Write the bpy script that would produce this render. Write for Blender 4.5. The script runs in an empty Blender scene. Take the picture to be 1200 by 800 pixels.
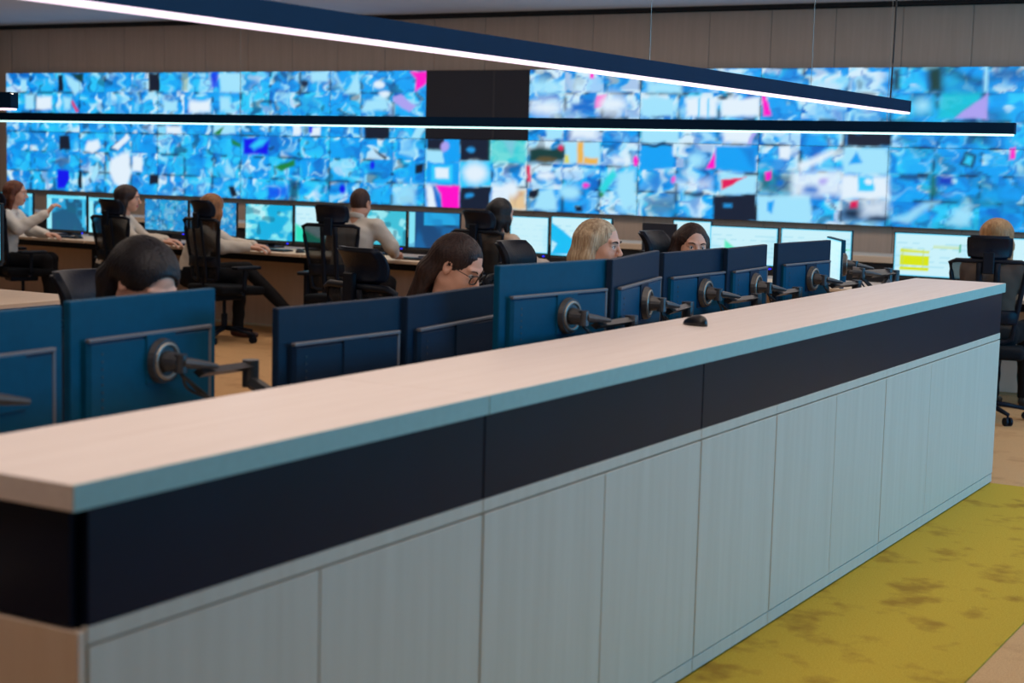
import bpy, bmesh, math, random
import numpy as np
from mathutils import Vector, Matrix, Euler

# ------------------------------------------------------------------ camera
F_PX, CAM_H = 1892.0, 1.6
YAW, PITCH, ROLL = math.radians(30.017), math.radians(6.353), math.radians(1.483)
_cy, _sy, _cp, _sp = math.cos(YAW), math.sin(YAW), math.cos(PITCH), math.sin(PITCH)
FW = np.array([-_sy * _cp, _cy * _cp, -_sp]); _r0 = np.array([_cy, _sy, 0.0]); _u0 = np.cross(_r0, FW)
RT = math.cos(ROLL) * _r0 + math.sin(ROLL) * _u0
UP = -math.sin(ROLL) * _r0 + math.cos(ROLL) * _u0
CAM = np.array([0, 0, CAM_H])
C = bpy.context.scene.collection
sc = bpy.context.scene
cd = bpy.data.cameras.new('camera'); cam = bpy.data.objects.new('camera', cd); C.objects.link(cam)
M = Matrix(((RT[0], UP[0], -FW[0], 0), (RT[1], UP[1], -FW[1], 0), (RT[2], UP[2], -FW[2], CAM_H), (0, 0, 0, 1)))
cam.matrix_world = M
cd.sensor_width = 36; cd.lens = F_PX / 1200 * 36; cd.clip_start = 0.05; cd.clip_end = 100
cd.dof.use_dof = True; cd.dof.focus_distance = 7.6; cd.dof.aperture_fstop = 3.1
sc.camera = cam

def ray(x, y): return FW + (x - 600) / F_PX * RT - (y - 400) / F_PX * UP
def at_z(x, y, z): d = ray(x, y); return CAM + d * (z - CAM_H) / d[2]
def at_y(x, y, Y): d = ray(x, y); return CAM + d * Y / d[1]
def at_x(x, y, X): d = ray(x, y); return CAM + d * X / d[0]

# ------------------------------------------------------------------ world, lights, exposure
w = bpy.data.worlds.new('world'); sc.world = w; w.use_nodes = True
w.node_tree.nodes['Background'].inputs[0].default_value = (0.55, 0.62, 0.75, 1)
w.node_tree.nodes['Background'].inputs[1].default_value = 0.15
sc.view_settings.view_transform = 'Standard'; sc.view_settings.look = 'None'
sc.view_settings.gamma = 1; sc.view_settings.use_curve_mapping = False
sc.view_settings.exposure = 0.0

def area(name, loc, rot, sx, sy, col, power):
    l = bpy.data.lights.new(name, 'AREA'); l.shape = 'RECTANGLE'; l.size = sx; l.size_y = sy
    l.color = col; l.energy = power
    o = bpy.data.objects.new(name, l); C.objects.link(o); o.location = loc; o.rotation_euler = rot
    return o
R = math.radians
WARM = (1.0, 0.83, 0.69); BLUE = (0.02, 0.50, 1.0)
# recessed ceiling lights over the room (pointing down), and one added fill at the near end
area('ceiling_or_fill_light', (-1.5, 6.5, 3.02), (0, 0, 0), 2.5, 6.0, WARM, 62)
area('ceiling_or_fill_light', (-6.5, 6.0, 3.02), (0, 0, 0), 3.0, 8.0, WARM, 52)
area('ceiling_or_fill_light', (-9.5, 11.4, 3.02), (0, 0, 0), 10.0, 1.2, WARM, 80)
area('ceiling_or_fill_light', (-1.0, 11.4, 3.02), (0, 0, 0), 6.0, 1.2, WARM, 50)
area('ceiling_or_fill_light', (-2.2, 2.2, 3.02), (0, 0, 0), 1.0, 3.0, (1, .86, .76), 38)  # added unseen fill that brightens the near end of the counter
# added blue area light by the right-hand wall; no screens stand there
area('added_blue_light', (4.4, 9.0, 1.9), (0, R(90), 0), 1.3, 6.8, BLUE, 300)

# ------------------------------------------------------------------ materials
MATS = {}
def s2l(c):
    return tuple(((v / 255) / 12.92 if v / 255 <= 0.04045 else ((v / 255 + 0.055) / 1.055) ** 2.4) for v in c)
def mat(name, rgb, rough=0.6, metal=0.0, spec=0.5, noise=0.0, nscale=40.0, bump=0.0, coat=0.0):
    if name in MATS: return MATS[name]
    m = bpy.data.materials.new(name); m.use_nodes = True; nt = m.node_tree; b = nt.nodes['Principled BSDF']
    c = s2l(rgb)
    b.inputs['Base Color'].default_value = (*c, 1); b.inputs['Roughness'].default_value = rough
    b.inputs['Metallic'].default_value = metal; b.inputs['Specular IOR Level'].default_value = spec
    b.inputs['Coat Weight'].default_value = coat
    tc = nt.nodes.new('ShaderNodeTexCoord'); n = nt.nodes.new('ShaderNodeTexNoise')
    n.inputs['Scale'].default_value = nscale; n.inputs['Detail'].default_value = 4
    nt.links.new(tc.outputs['Object'], n.inputs['Vector'])
    cr = nt.nodes.new('ShaderNodeValToRGB')
    k = noise if noise else 0.04
    cr.color_ramp.elements[0].color = (*[v * (1 - k) for v in c], 1); cr.color_ramp.elements[0].position = .3
    cr.color_ramp.elements[1].color = (*[min(1, v * (1 + k)) for v in c], 1); cr.color_ramp.elements[1].position = .7
    nt.links.new(n.outputs['Fac'], cr.inputs['Fac']); nt.links.new(cr.outputs['Color'], b.inputs['Base Color'])
    if bump:
        bp = nt.nodes.new('ShaderNodeBump'); bp.inputs['Strength'].default_value = bump; bp.inputs['Distance'].default_value = .01
        nt.links.new(n.outputs['Fac'], bp.inputs['Height']); nt.links.new(bp.outputs['Normal'], b.inputs['Normal'])
    MATS[name] = m; return m
def wood(name, ca, cb, scale=(22, 22, 1.2), rough=0.5, spec=0.4):
    if name in MATS: return MATS[name]
    m = bpy.data.materials.new(name); m.use_nodes = True; nt = m.node_tree; b = nt.nodes['Principled BSDF']
    tc = nt.nodes.new('ShaderNodeTexCoord'); mp = nt.nodes.new('ShaderNodeMapping'); mp.inputs['Scale'].default_value = scale
    n = nt.nodes.new('ShaderNodeTexNoise'); n.inputs['Scale'].default_value = 1.6; n.inputs['Detail'].default_value = 8; n.inputs['Roughness'].default_value = .62
    cr = nt.nodes.new('ShaderNodeValToRGB')
    cr.color_ramp.elements[0].color = (*s2l(ca), 1); cr.color_ramp.elements[0].position = .3
    cr.color_ramp.elements[1].color = (*s2l(cb), 1); cr.color_ramp.elements[1].position = .68
    nt.links.new(tc.outputs['Object'], mp.inputs['Vector']); nt.links.new(mp.outputs['Vector'], n.inputs['Vector'])
    nt.links.new(n.outputs['Fac'], cr.inputs['Fac']); nt.links.new(cr.outputs['Color'], b.inputs['Base Color'])
    bp = nt.nodes.new('ShaderNodeBump'); bp.inputs['Strength'].default_value = .08; bp.inputs['Distance'].default_value = .004
    nt.links.new(n.outputs['Fac'], bp.inputs['Height']); nt.links.new(bp.outputs['Normal'], b.inputs['Normal'])
    b.inputs['Roughness'].default_value = rough; b.inputs['Specular IOR Level'].default_value = spec
    MATS[name] = m; return m
def emit(name, rgb, strength):
    if name in MATS: return MATS[name]
    m = bpy.data.materials.new(name); m.use_nodes = True; b = m.node_tree.nodes['Principled BSDF']
    b.inputs['Base Color'].default_value = (.02, .02, .02, 1)
    b.inputs['Emission Color'].default_value = (*s2l(rgb), 1); b.inputs['Emission Strength'].default_value = strength
    MATS[name] = m; return m
def screen_mat(name, strength):
    if name in MATS: return MATS[name]
    m = bpy.data.materials.new(name); m.use_nodes = True; nt = m.node_tree; b = nt.nodes['Principled BSDF']
    b.inputs['Base Color'].default_value = (.01, .01, .012, 1); b.inputs['Roughness'].default_value = .35
    a = nt.nodes.new('ShaderNodeVertexColor'); a.layer_name = 'picture'
    nt.links.new(a.outputs['Color'], b.inputs['Emission Color']); b.inputs['Emission Strength'].default_value = strength
    MATS[name] = m; return m
def mesh_fabric(name, rgb, solid):
    m = bpy.data.materials.new(name); m.use_nodes = True; nt = m.node_tree; b = nt.nodes['Principled BSDF']
    b.inputs['Base Color'].default_value = (*s2l(rgb), 1); b.inputs['Roughness'].default_value = .8
    tc = nt.nodes.new('ShaderNodeTexCoord'); n = nt.nodes.new('ShaderNodeTexWave'); n.inputs['Scale'].default_value = 120
    n.bands_direction = 'Z'
    r_ = nt.nodes.new('ShaderNodeMapRange'); r_.inputs['To Min'].default_value = solid - .12; r_.inputs['To Max'].default_value = solid + .12
    nt.links.new(tc.outputs['Object'], n.inputs['Vector']); nt.links.new(n.outputs['Fac'], r_.inputs['Value'])
    nt.links.new(r_.outputs['Result'], b.inputs['Alpha'])
    MATS[name] = m; return m

W_DOOR = wood('ash_veneer_front', (214, 199, 180), (222, 208, 190), (16, 16, .7), .45)
W_TOP = wood('ash_veneer_top', (226, 209, 200), (234, 219, 211), (24, 1.2, 24), .42)
W_END = wood('ash_veneer_end', (226, 196, 170), (232, 206, 182), (26, 26, 1.0), .5)
W_WALL = wood('walnut_grey_wall', (194, 168, 148), (204, 178, 158), (14, 14, .8), .7, .2)
W_DESK = wood('ash_desk', (214, 186, 158), (228, 204, 178), (1.2, 24, 24), .5)
W_TAN = wood('tan_board', (214, 190, 168), (222, 198, 178), (14, 14, 1), .7, .2)
BAND = mat('dark_gloss_band', (8, 20, 42), .3, 0, .16, .1, 5)
BLACK = mat('black_plastic', (8, 18, 32), .5, 0, .2, .15, 60, .05)
MON_BACK_LIT = mat('monitor_back_lit_plastic', (0, 68, 98), .5, 0, .15, .08, 30)  # lit copy: blue reflected light put into the plastic colour
MON_BACK_SHADED = mat('monitor_back_shaded_plastic', (14, 34, 56), .5, 0, .15, .08, 30)  # shaded copy of the same plastic, for backs catching less blue light
MON_DARK = mat('monitor_bezel_black', (14, 15, 18), .35)
METAL = mat('brushed_grey_metal', (78, 78, 80), .4, .7, .5, .1, 50)
METAL_L = mat('pale_metal_ring', (140, 134, 126), .35, .6, .5, .05, 50)
CABLE = mat('cable_rubber', (14, 14, 16), .6)
LEATH = mat('black_leather', (10, 20, 36), .45, 0, .25, .15, 90, .15)
FABRIC_B = mat('black_seat_fabric', (11, 14, 20), .85, 0, .2, .2, 200, .2)
MESHF = mesh_fabric('chair_mesh_fabric', (8, 13, 22), .66)
CEIL = mat('ceiling_paint', (212, 214, 222), .9, 0, .1, .02, 3)
LAMP_B = mat('lamp_housing_black', (2, 38, 68), .7, 0, .1, .05, 10)
TRIM = mat('dark_trim', (28, 26, 26), .7)
WHITE_P = mat('white_paper', (228, 226, 220), .8)
YEL_P = mat('yellow_note_paper', (220, 205, 150), .8)
GLASS_D = mat('dark_glass_display', (22, 28, 46), .5, 0, .5, .1, 2)

# ------------------------------------------------------------------ mesh helpers
def newbm(): return bmesh.new()
def obj(name, bm, m, parent=None, smooth=False):
    me = bpy.data.meshes.new(name); bm.to_mesh(me); bm.free()
    if isinstance(m, (list, tuple)):
        for q in m: me.materials.append(q)
    elif m: me.materials.append(m)
    if smooth:
        me.polygons.foreach_set('use_smooth', [True] * len(me.polygons))
    o = bpy.data.objects.new(name, me); C.objects.link(o)
    if parent: o.parent = parent
    return o
def thing(name, label, cat, loc=(0, 0, 0), rotz=0, group=None):
    o = bpy.data.objects.new(name, None); C.objects.link(o); o.empty_display_size = .1
    o.location = loc; o.rotation_euler = (0, 0, rotz); o['label'] = label; o['category'] = cat
    if group: o['group'] = group
    return o
def tag(o, label, cat, group=None):
    o['label'] = label; o['category'] = cat
    if group: o['group'] = group
    return o
def struct(o): o['kind'] = 'structure'; return o
def dup(root, loc, rotz, label, group=None):
    r = root.copy(); C.objects.link(r); r.location = loc; r.rotation_euler = (0, 0, rotz); r['label'] = label
    if group: r['group'] = group
    for ch in list(root.children):
        c = ch.copy(); C.objects.link(c); c.parent = r
        for g in list(ch.children):
            d = g.copy(); C.objects.link(d); d.parent = c
    return r
def box(bm, x0, x1, y0, y1, z0, z1, bev=0, mtx=None, seg=1):
    r = bmesh.ops.create_cube(bm, size=1)['verts']
    for v in r:
        v.co = Vector(((x0 + x1) / 2 + v.co.x * (x1 - x0), (y0 + y1) / 2 + v.co.y * (y1 - y0), (z0 + z1) / 2 + v.co.z * (z1 - z0)))
    if bev:
        ed = list({e for v in r for e in v.link_edges})
        g = bmesh.ops.bevel(bm, geom=ed, offset=bev, segments=seg, affect='EDGES', profile=.5)
        r = list({v for f in g['faces'] for v in f.verts} | {v for v in r if v.is_valid})
    if mtx is not None: bmesh.ops.transform(bm, matrix=mtx, verts=r)
    return r
def tube(bm, pts, rad, n=8, cap=True, flat=None):
    pts = [Vector(p) for p in pts]
    rads = rad if isinstance(rad, (list, tuple)) else [rad] * len(pts)
    rings = []; up = Vector((0, 0, 1))
    for i, p in enumerate(pts):
        t = (pts[min(i + 1, len(pts) - 1)] - pts[max(i - 1, 0)]).normalized()
        a = t.cross(up)
        if a.length < .05: a = t.cross(Vector((1, 0, 0)))
        a.normalize(); b = a.cross(t).normalized()
        fa, fb = (flat if flat else (1, 1))
        rings.append([bm.verts.new(p + a * math.cos(2 * math.pi * k / n) * rads[i] * fa + b * math.sin(2 * math.pi * k / n) * rads[i] * fb) for k in range(n)])
    for i in range(len(rings) - 1):
        for k in range(n):
            bm.faces.new((rings[i][k], rings[i][(k + 1) % n], rings[i + 1][(k + 1) % n], rings[i + 1][k]))
    if cap: bm.faces.new(rings[0][::-1]); bm.faces.new(rings[-1])
def cyl(bm, p0, p1, r0, r1=None, n=16): tube(bm, [p0, p1], [r0, r0 if r1 is None else r1], n)
def curve(pts, n=8):
    P = [Vector(p) for p in pts]; P = [P[0] * 2 - P[1]] + P + [P[-1] * 2 - P[-2]]; out = []
    for i in range(1, len(P) - 2):
        for k in range(n):
            t = k / n
            out.append(.5 * ((2 * P[i]) + (P[i + 1] - P[i - 1]) * t + (2 * P[i - 1] - 5 * P[i] + 4 * P[i + 1] - P[i + 2]) * t * t + (3 * P[i] - P[i - 1] - 3 * P[i + 1] + P[i + 2]) * t ** 3))
    out.append(P[-2]); return out

# ------------------------------------------------------------------ procedural pictures for the screens
def hashv(i, j, s):
    v = np.sin(i * 127.1 + j * 311.7 + s * 74.7) * 43758.5453
    return v - np.floor(v)
def vnoise(x, y, s):
    i, j = np.floor(x), np.floor(y); f, g = x - i, y - j
    f = f * f * (3 - 2 * f); g = g * g * (3 - 2 * g)
    a, b, c_, d = hashv(i, j, s), hashv(i + 1, j, s), hashv(i, j + 1, s), hashv(i + 1, j + 1, s)
    return (a * (1 - f) + b * f) * (1 - g) + (c_ * (1 - f) + d * f) * g
def lerp(a, b, t): return a + (b - a) * t[..., None]
def sst(a, b, x): t = np.clip((x - a) / (b - a), 0, 1); return t * t * (3 - 2 * t)
def col(c): return np.array(s2l(c))
DEEP, AZ, CY, PALE, DARK, WHT = col((0, 108, 205)), col((0, 160, 245)), col((40, 202, 252)), col((160, 226, 252)), col((4, 34, 66)), col((225, 240, 252))
NAVY = col((10, 26, 50)); MAG = col((255, 0, 200)); ROYAL = col((0, 10, 235)); GREEN = col((20, 130, 60))

def paint_tiles(S, T, style, seed):
    """S,T in tile units; returns an (n,3) picture of many little camera views"""
    i, j = np.floor(S), np.floor(T); s, t = S - i, T - j
    h = lambda k: hashv(i, j, seed + k)
    wx, wy = vnoise(S * 4, T * 4, seed + 31) - .5, vnoise(S * 4 + 9, T * 4, seed + 32) - .5
    wx2, wy2 = vnoise(S * 9, T * 8, seed + 33) - .5, vnoise(S * 9 + 9, T * 8, seed + 34) - .5
    s0, t0 = s, t; s = s + .26 * wx + .05 * wx2; t = t + .26 * wy + .05 * wy2; S = S + .32 * wx + .04 * wx2; T = T + .40 * wy + .04 * wy2
    n1 = vnoise(S * 2.4 + h(1) * 9, T * 1.1 + h(2) * 9, seed + 3); n2 = vnoise(S * 5.2 + h(3) * 9, T * 2.6, seed + 4); n3 = vnoise(S * 9, T * 6, seed + 5)
    n = .5 * n1 + .33 * n2 + .17 * n3; F1 = np.ones(S.shape + (3,))
    c = lerp(DEEP * F1, AZ, sst(.18, .40, n))
    c = lerp(c, CY, sst(.47, .66, n + (h(5) - .5) * .2))
    pale = (.60, .47, .64)[style]; q = n2 * .55 + n * .45 + (h(6) - .5) * .26
    c = lerp(c, PALE, sst(pale, pale + .13, q)); c = lerp(c, WHT, .7 * sst(pale + .09, pale + .22, q))
    # a leaning road, corridor or wall in each view
    a = (h(7) - .5) * 1.4; u = (s - .5) + a * (t - .5) - (h(8) - .5) * .5
    wdt = .08 + .16 * h(9) + .22 * t * h(10)
    slab = (1 - sst(wdt, wdt + .12, np.abs(u))) * sst(.1 + .3 * h(11), .3 + .3 * h(11), t)
    c = lerp(c, lerp(AZ * F1, (CY, PALE, CY)[style], h(12)), slab * (.15 + .5 * h(13)))
    bx, by, bw, bh = h(14), h(15), .1 + .25 * h(16), .12 + .25 * h(17)
    blk = (1 - sst(bw, bw + .12, np.abs(s - bx))) * (1 - sst(bh, bh + .14, np.abs(t - by)))
    c = lerp(c, lerp(DEEP * F1, (CY, PALE, CY)[style], sst(.35, .6, h(18))), blk * .4)
    rg = 1 - np.abs(2 * vnoise(S * 3.6 + h(21) * 5, T * (1.2, 2.0, 1.6)[style], seed + 17) - 1)
    c = lerp(c, PALE, sst(.72, .98, rg) * (.75, .7, .35)[style] * sst(.4, .6, vnoise(S * 1.6, T * 1.6, seed + 18)))
    c = lerp(c, DEEP, sst(.82, .97, 1 - np.abs(2 * vnoise(S * 2.8 + 3, T * 1.6 + 8, seed + 19) - 1)) * .55)
    dk = sst(.68, .84, vnoise(S * 4.1 + 7, T * 2.6 + 3, seed + 9) * .8 + .2 * h(20)) * (.6, .45, .4)[style]
    c = lerp(c, DARK, dk)
    # dark fringes where the views meet, broken up
    fr = np.minimum(np.minimum(s0, 1 - s0) * 1.0, np.minimum(t0, 1 - t0) * .8)
    c = lerp(c, DARK, (1 - sst(.0, .09, fr)) * (.05 + .75 * sst(.5, .75, vnoise(S * 3.1, T * 3.3 + 5, seed + 15))))
    if style == 2: c = lerp(c, col((0, 130, 165)), .4 * sst(.5, .8, vnoise(S * 1.3, T * 2.2, seed + 12)))
    return c

def inpoly(U, V, pts, soft):
    d = np.full(U.shape, 1e9); ins = np.zeros(U.shape, bool); n = len(pts)
    for k in range(n):
        (x0, y0), (x1, y1) = pts[k], pts[(k + 1) % n]
        ex, ey = x1 - x0, y1 - y0; L2 = ex * ex + ey * ey + 1e-12
        q = np.clip(((U - x0) * ex + (V - y0) * ey) / L2, 0, 1)
        d = np.minimum(d, np.hypot(U - x0 - q * ex, V - y0 - q * ey))
        cr = ((y0 > V) != (y1 > V)) & (U < (x1 - x0) * (V - y0) / ((y1 - y0) if y1 != y0 else 1e-12) + x0)
        ins ^= cr
    sd = np.where(ins, -d, d)
    return 1 - sst(-soft, soft, sd)

def grid_screen(name, P0, PX, PZ, nx, nz, paint, m, parent):
    """flat display surface from corner P0 along PX (right) and PZ (down)"""
    u = np.linspace(0, 1, nx + 1); v = np.linspace(0, 1, nz + 1); UU, VV = np.meshgrid(u, v)
    P = np.array(P0)[None, None] + UU[..., None] * np.array(PX) + VV[..., None] * np.array(PZ)
    k = np.arange((nx + 1) * (nz + 1)).reshape(nz + 1, nx + 1)
    q = np.stack([k[1:, :-1], k[1:, 1:], k[:-1, 1:], k[:-1, :-1]], -1).reshape(-1, 4)
    me = bpy.data.meshes.new(name); me.from_pydata(P.reshape(-1, 3).tolist(), [], q.tolist())
    rgb = paint(UU, VV, P).reshape(-1, 3)
    at = me.color_attributes.new('picture', 'FLOAT_COLOR', 'POINT')
    at.data.foreach_set('color', np.concatenate([rgb, np.ones((len(rgb), 1))], 1).astype(np.float32).ravel())
    me.materials.append(m); o = bpy.data.objects.new(name, me); C.objects.link(o); o.parent = parent
    return o

# ------------------------------------------------------------------ room shell
YW = 14.0; ZC = 3.07; XL = -15.45; XR = 4.6; YB = -4.0
def slab(name, x0, x1, y0, y1, z0, z1, m, bev=0):
    bm = newbm(); box(bm, x0, x1, y0, y1, z0, z1, bev); return struct(obj(name, bm, m))
def carpet(name, ca, cb, cs, spot):
    m = bpy.data.materials.new(name); m.use_nodes = True; nt = m.node_tree; b = nt.nodes['Principled BSDF']
    tc = nt.nodes.new('ShaderNodeTexCoord')
    def nz(scale, det, rough=.6):
        n = nt.nodes.new('ShaderNodeTexNoise'); n.inputs['Scale'].default_value = scale; n.inputs['Detail'].default_value = det; n.inputs['Roughness'].default_value = rough
        nt.links.new(tc.outputs['Object'], n.inputs['Vector']); return n
    n1 = nz(160, 3); n2 = nz(4.5, 6, .55)
    r1 = nt.nodes.new('ShaderNodeValToRGB'); r1.color_ramp.elements[0].color = (*s2l(ca), 1); r1.color_ramp.elements[1].color = (*s2l(cb), 1)
    r1.color_ramp.elements[0].position = .3; r1.color_ramp.elements[1].position = .7
    nt.links.new(n1.outputs['Fac'], r1.inputs['Fac'])
    r2 = nt.nodes.new('ShaderNodeValToRGB'); r2.color_ramp.elements[0].position = .53; r2.color_ramp.elements[1].position = .66
    r2.color_ramp.elements[0].color = (0, 0, 0, 1); r2.color_ramp.elements[1].color = (spot, spot, spot, 1)
    nt.links.new(n2.outputs['Fac'], r2.inputs['Fac'])
    mx = nt.nodes.new('ShaderNodeMixRGB'); nt.links.new(r2.outputs['Color'], mx.inputs[0]); nt.links.new(r1.outputs['Color'], mx.inputs[1])
    mx.inputs[2].default_value = (*s2l(cs), 1); nt.links.new(mx.outputs[0], b.inputs['Base Color'])
    b.inputs['Roughness'].default_value = .95; b.inputs['Specular IOR Level'].default_value = .1
    bp = nt.nodes.new('ShaderNodeBump'); bp.inputs['Strength'].default_value = .5; bp.inputs['Distance'].default_value = .004
    nt.links.new(n1.outputs['Fac'], bp.inputs['Height']); nt.links.new(bp.outputs['Normal'], b.inputs['Normal'])
    return m
slab('floor', XL - .2, XR + .2, YB - .2, YW + .3, -.1, 0, carpet('tan_carpet', (196, 150, 104), (222, 178, 128), (170, 125, 80), .4))
cp_ = newbm()
pts = [(-2.05, -1.5), (-1.215, -1.5), (-1.215, 8.41), (-2.05, 8.41)]
f = cp_.faces.new([cp_.verts.new((x, y, 0.0)) for x, y in pts]); g = bmesh.ops.extrude_face_region(cp_, geom=[f])
bmesh.ops.translate(cp_, vec=(0, 0, .006), verts=[v for v in g['geom'] if isinstance(v, bmesh.types.BMVert)])
bmesh.ops.recalc_face_normals(cp_, faces=cp_.faces)
struct(obj('floor_carpet_runner', cp_, carpet('olive_carpet', (186, 150, 44), (206, 172, 66), (150, 110, 40), .75)))
slab('ceiling', XL - .2, XR + .2, YB - .2, YW + .3, ZC, ZC + .1, CEIL)
wb = slab('wall_back', XL - .2, XR + .2, YW + .05, YW + .25, 0, ZC, TRIM)
slab('wall_left', XL - .2, XL, YB, YW, 0, ZC, W_WALL)
slab('wall_right', XR, XR + .2, YB, YW, 0, ZC, CEIL)
slab('wall_rear', XL, XR, YB - .2, YB, 0, ZC, CEIL)
slab('trim_1', XL, XR, YW - .03, YW + .05, ZC - .035, ZC, TRIM)
slab('trim_2', XL, XL + .03, YW - .06, YW + .03, 0, ZC, TRIM)
# wall panels: one object each, recessed joints
PW = .6065; x = -15.19 - PW / 2 + .0; pm = None; i = 0
pbm = newbm(); box(pbm, .0026, PW - .0026, -.024, 0, 0, ZC - .045, .002)
x = -15.175 - PW
while x < XR - .3:
    if pm is None:
        o = obj('wall_panel', pbm, W_WALL, wb); pm = o
    else:
        o = pm.copy(); C.objects.link(o); o.parent = wb
    x0 = x if x > XL + .02 else XL + .03
    o.location = (x, YW + .05, 0)
    x += PW
pm.location.x = XL + .04; pm.scale.x = (-15.175 - XL - .05) / PW

# ------------------------------------------------------------------ the video wall
DW, ZT, ZB = 1.2085, 2.500, 1.118
X0 = -15.175
def wallpt(px, py):
    p = at_y(px, py, YW - .07); return p[0], p[2]
FEAT = []   # (kind, data, colour, soft)
def rect(a, b, c_, d, k, soft=.008, al=1): FEAT.append((([(a, b), (c_, b), (c_, d), (a, d)]), k, soft, al))
def poly(p, k, soft=.008, al=1): FEAT.append((p, k, soft, al))
def oval(cx, cy, rx, ry, k, soft=.012, al=1):
    poly([(cx + rx * math.cos(a * math.pi / 6), cy + ry * math.sin(a * math.pi / 6)) for a in range(12)], k, soft, al)
INK = col((6, 22, 44)); TAN = col((235, 180, 80)); LIL = col((170, 160, 240)); CRIM = col((225, 20, 90)); OV = col((30, 150, 225)); FRST = col((10, 60, 60))
rect(68, 88, 74, 107, INK); poly([(82, 86), (97, 86), (97, 98)], FRST); rect(174, 86, 187, 107, INK); rect(69.5, 158, 82, 175, INK)
rect(91.5, 199, 96, 220, INK); rect(175, 205, 186, 216, INK); poly([(67, 199), (80, 199), (82, 208), (76, 221), (68, 221)], ROYAL)
poly([(83, 118), (85, 117), (92, 130), (89, 131)], CRIM); poly([(77, 88), (93, 96), (97, 104), (88, 112), (80, 100)], PALE, .015)
rect(24, 94, 31, 106, PALE); rect(30, 111, 40, 127, PALE, .015); rect(43, 113, 60, 128, WHT, .015); rect(75, 114, 83, 128, PALE, .02)
poly([(103, 165), (115, 163), (118, 172), (108, 180), (100, 176)], WHT, .015); poly([(130, 186), (142, 180), (151, 178), (154, 200), (148, 222), (134, 214), (128, 200)], WHT, .02)
rect(156, 183, 166, 200, WHT, .012); poly([(132, 172), (148, 158), (152, 162), (138, 176)], WHT, .01); poly([(106, 206), (115, 190), (116, 204), (110, 214)], PALE, .012)
rect(195, 147, 212, 157, WHT, .015); rect(250, 145, 276, 157, PALE, .012); poly([(250, 157), (262, 148), (258, 158)], GREEN); poly([(271, 164), (282, 168), (282, 172), (272, 170)], GREEN)
rect(285, 161, 315, 181, ROYAL, .015); poly([(293, 172), (304, 162), (314, 162), (308, 170), (298, 176)], CY, .02); poly([(320, 196), (346, 186), (346, 194), (330, 200)], GREEN, .01)
rect(248, 84, 256, 103, ROYAL, .015, .8); rect(258, 86, 283, 108, PALE, .015); rect(222, 118, 246, 131, WHT, .02); rect(192, 118, 208, 130, PALE, .015); rect(258, 114, 270, 130, PALE, .02)
rect(213, 85, 220, 106, col((140, 170, 130)), .01, .6); poly([(267, 218), (274, 219), (279, 229), (271, 230)], INK); rect(339, 212, 349, 233, DARK, .02, .8)
rect(314, 218, 337, 231, ROYAL, .03, .7); oval(357, 97, 5, 4, DARK); rect(365, 84, 384, 95, PALE, .015); rect(343, 146, 352, 158, WHT); rect(364, 149, 375, 158, WHT); rect(362, 146, 366, 155, ROYAL, .01)
oval(401, 221, 4, 5, ROYAL); oval(436, 194, 3, 5, ROYAL)
poly([(420, 84), (422, 110), (404, 110)], PALE, .015); oval(444, 99, 6, 4, WHT); oval(450, 109, 6, 3, WHT); poly([(430, 118), (452, 115), (456, 128), (424, 131)], PALE, .015)
poly([(481, 85), (501, 84), (501, 98), (487, 107), (488, 94)], MAG, .01); poly([(460, 113), (470, 111), (487, 124), (480, 131), (461, 119)], LIL)
rect(427, 142, 456, 162, INK); rect(487, 192, 496, 203, INK); poly([(481, 162), (490, 145), (500, 145), (492, 162)], PALE, .01); rect(462, 217, 487, 240, PALE, .03, .8); poly([(438, 174), (453, 184), (452, 188), (440, 178)], INK)
rect(500, 137, 618, 163, NAVY, .006); rect(500, 163, 520, 178, NAVY, .006); rect(498.5, 176, 520, 199, PALE, .012); rect(520, 162, 539, 190, AZ, .006); oval(521, 172, 5, 5, LIL)
rect(539, 162, 575, 188, NAVY, .006); oval(551, 176, 5, 3, OV); rect(500, 190, 538, 216, AZ, .006); rect(506, 193, 530, 213, CY, .01); rect(511, 196, 525, 209, WHT, .01)
rect(539, 189, 575, 218, CY, .008); oval(557, 203, 14, 12, WHT, .04); rect(539, 219, 574.5, 247, NAVY, .006); oval(550, 229, 5, 3, OV)
rect(500, 217, 512, 246, WHT, .02); poly([(511, 217), (538, 217), (538, 246), (519, 246), (516, 226)], MAG); poly([(507, 218), (511, 218), (520, 246), (513, 246)], DEEP, .01)
rect(575, 164, 617, 191, col((60, 215, 210)), .02, .8); poly([(590, 165), (606, 165), (599, 183)], col((120, 200, 220)), .02); rect(577, 217, 597, 246, WHT, .02, .9); rect(597, 222, 616, 246, TAN, .015, .75); oval(600, 222, 8, 9, WHT, .03)
rect(617.5, 193, 622, 212, CRIM, .01); rect(620, 173, 661, 190, FRST, .02); oval(640, 187, 12, 3, col((90, 80, 50))); oval(657, 174, 3, 3, CRIM)
rect(662, 166, 703, 191, PALE, .01); rect(676, 166, 683, 191, TAN, .01); rect(684, 184, 700, 191, TAN, .01); rect(662, 181, 667, 191, col((220, 210, 60)), .01)
oval(745, 189, 3, 6, MAG, .01); poly([(698, 121), (700, 112), (711, 111), (709, 121), (703, 126), (697, 126)], MAG); rect(691, 86, 696, 92, MAG); rect(670, 121, 697, 131, DEEP, .02); rect(631, 111, 653, 117, DEEP, .015)
oval(636, 100, 14, 8, PALE, .05); oval(640, 126, 18, 9, WHT, .05); oval(718, 122, 16, 11, WHT, .05); poly([(619, 222), (633, 221), (633, 227), (626, 232), (619, 231)], INK); rect(674, 241, 682, 248, INK); oval(705, 227, 3, 3, GREEN); oval(687, 217, 4, 2.5, MAG)
rect(640, 150, 660, 163, PALE); rect(668, 148, 700, 163, WHT, .03); rect(720, 185, 738, 192, WHT, .03)
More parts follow.
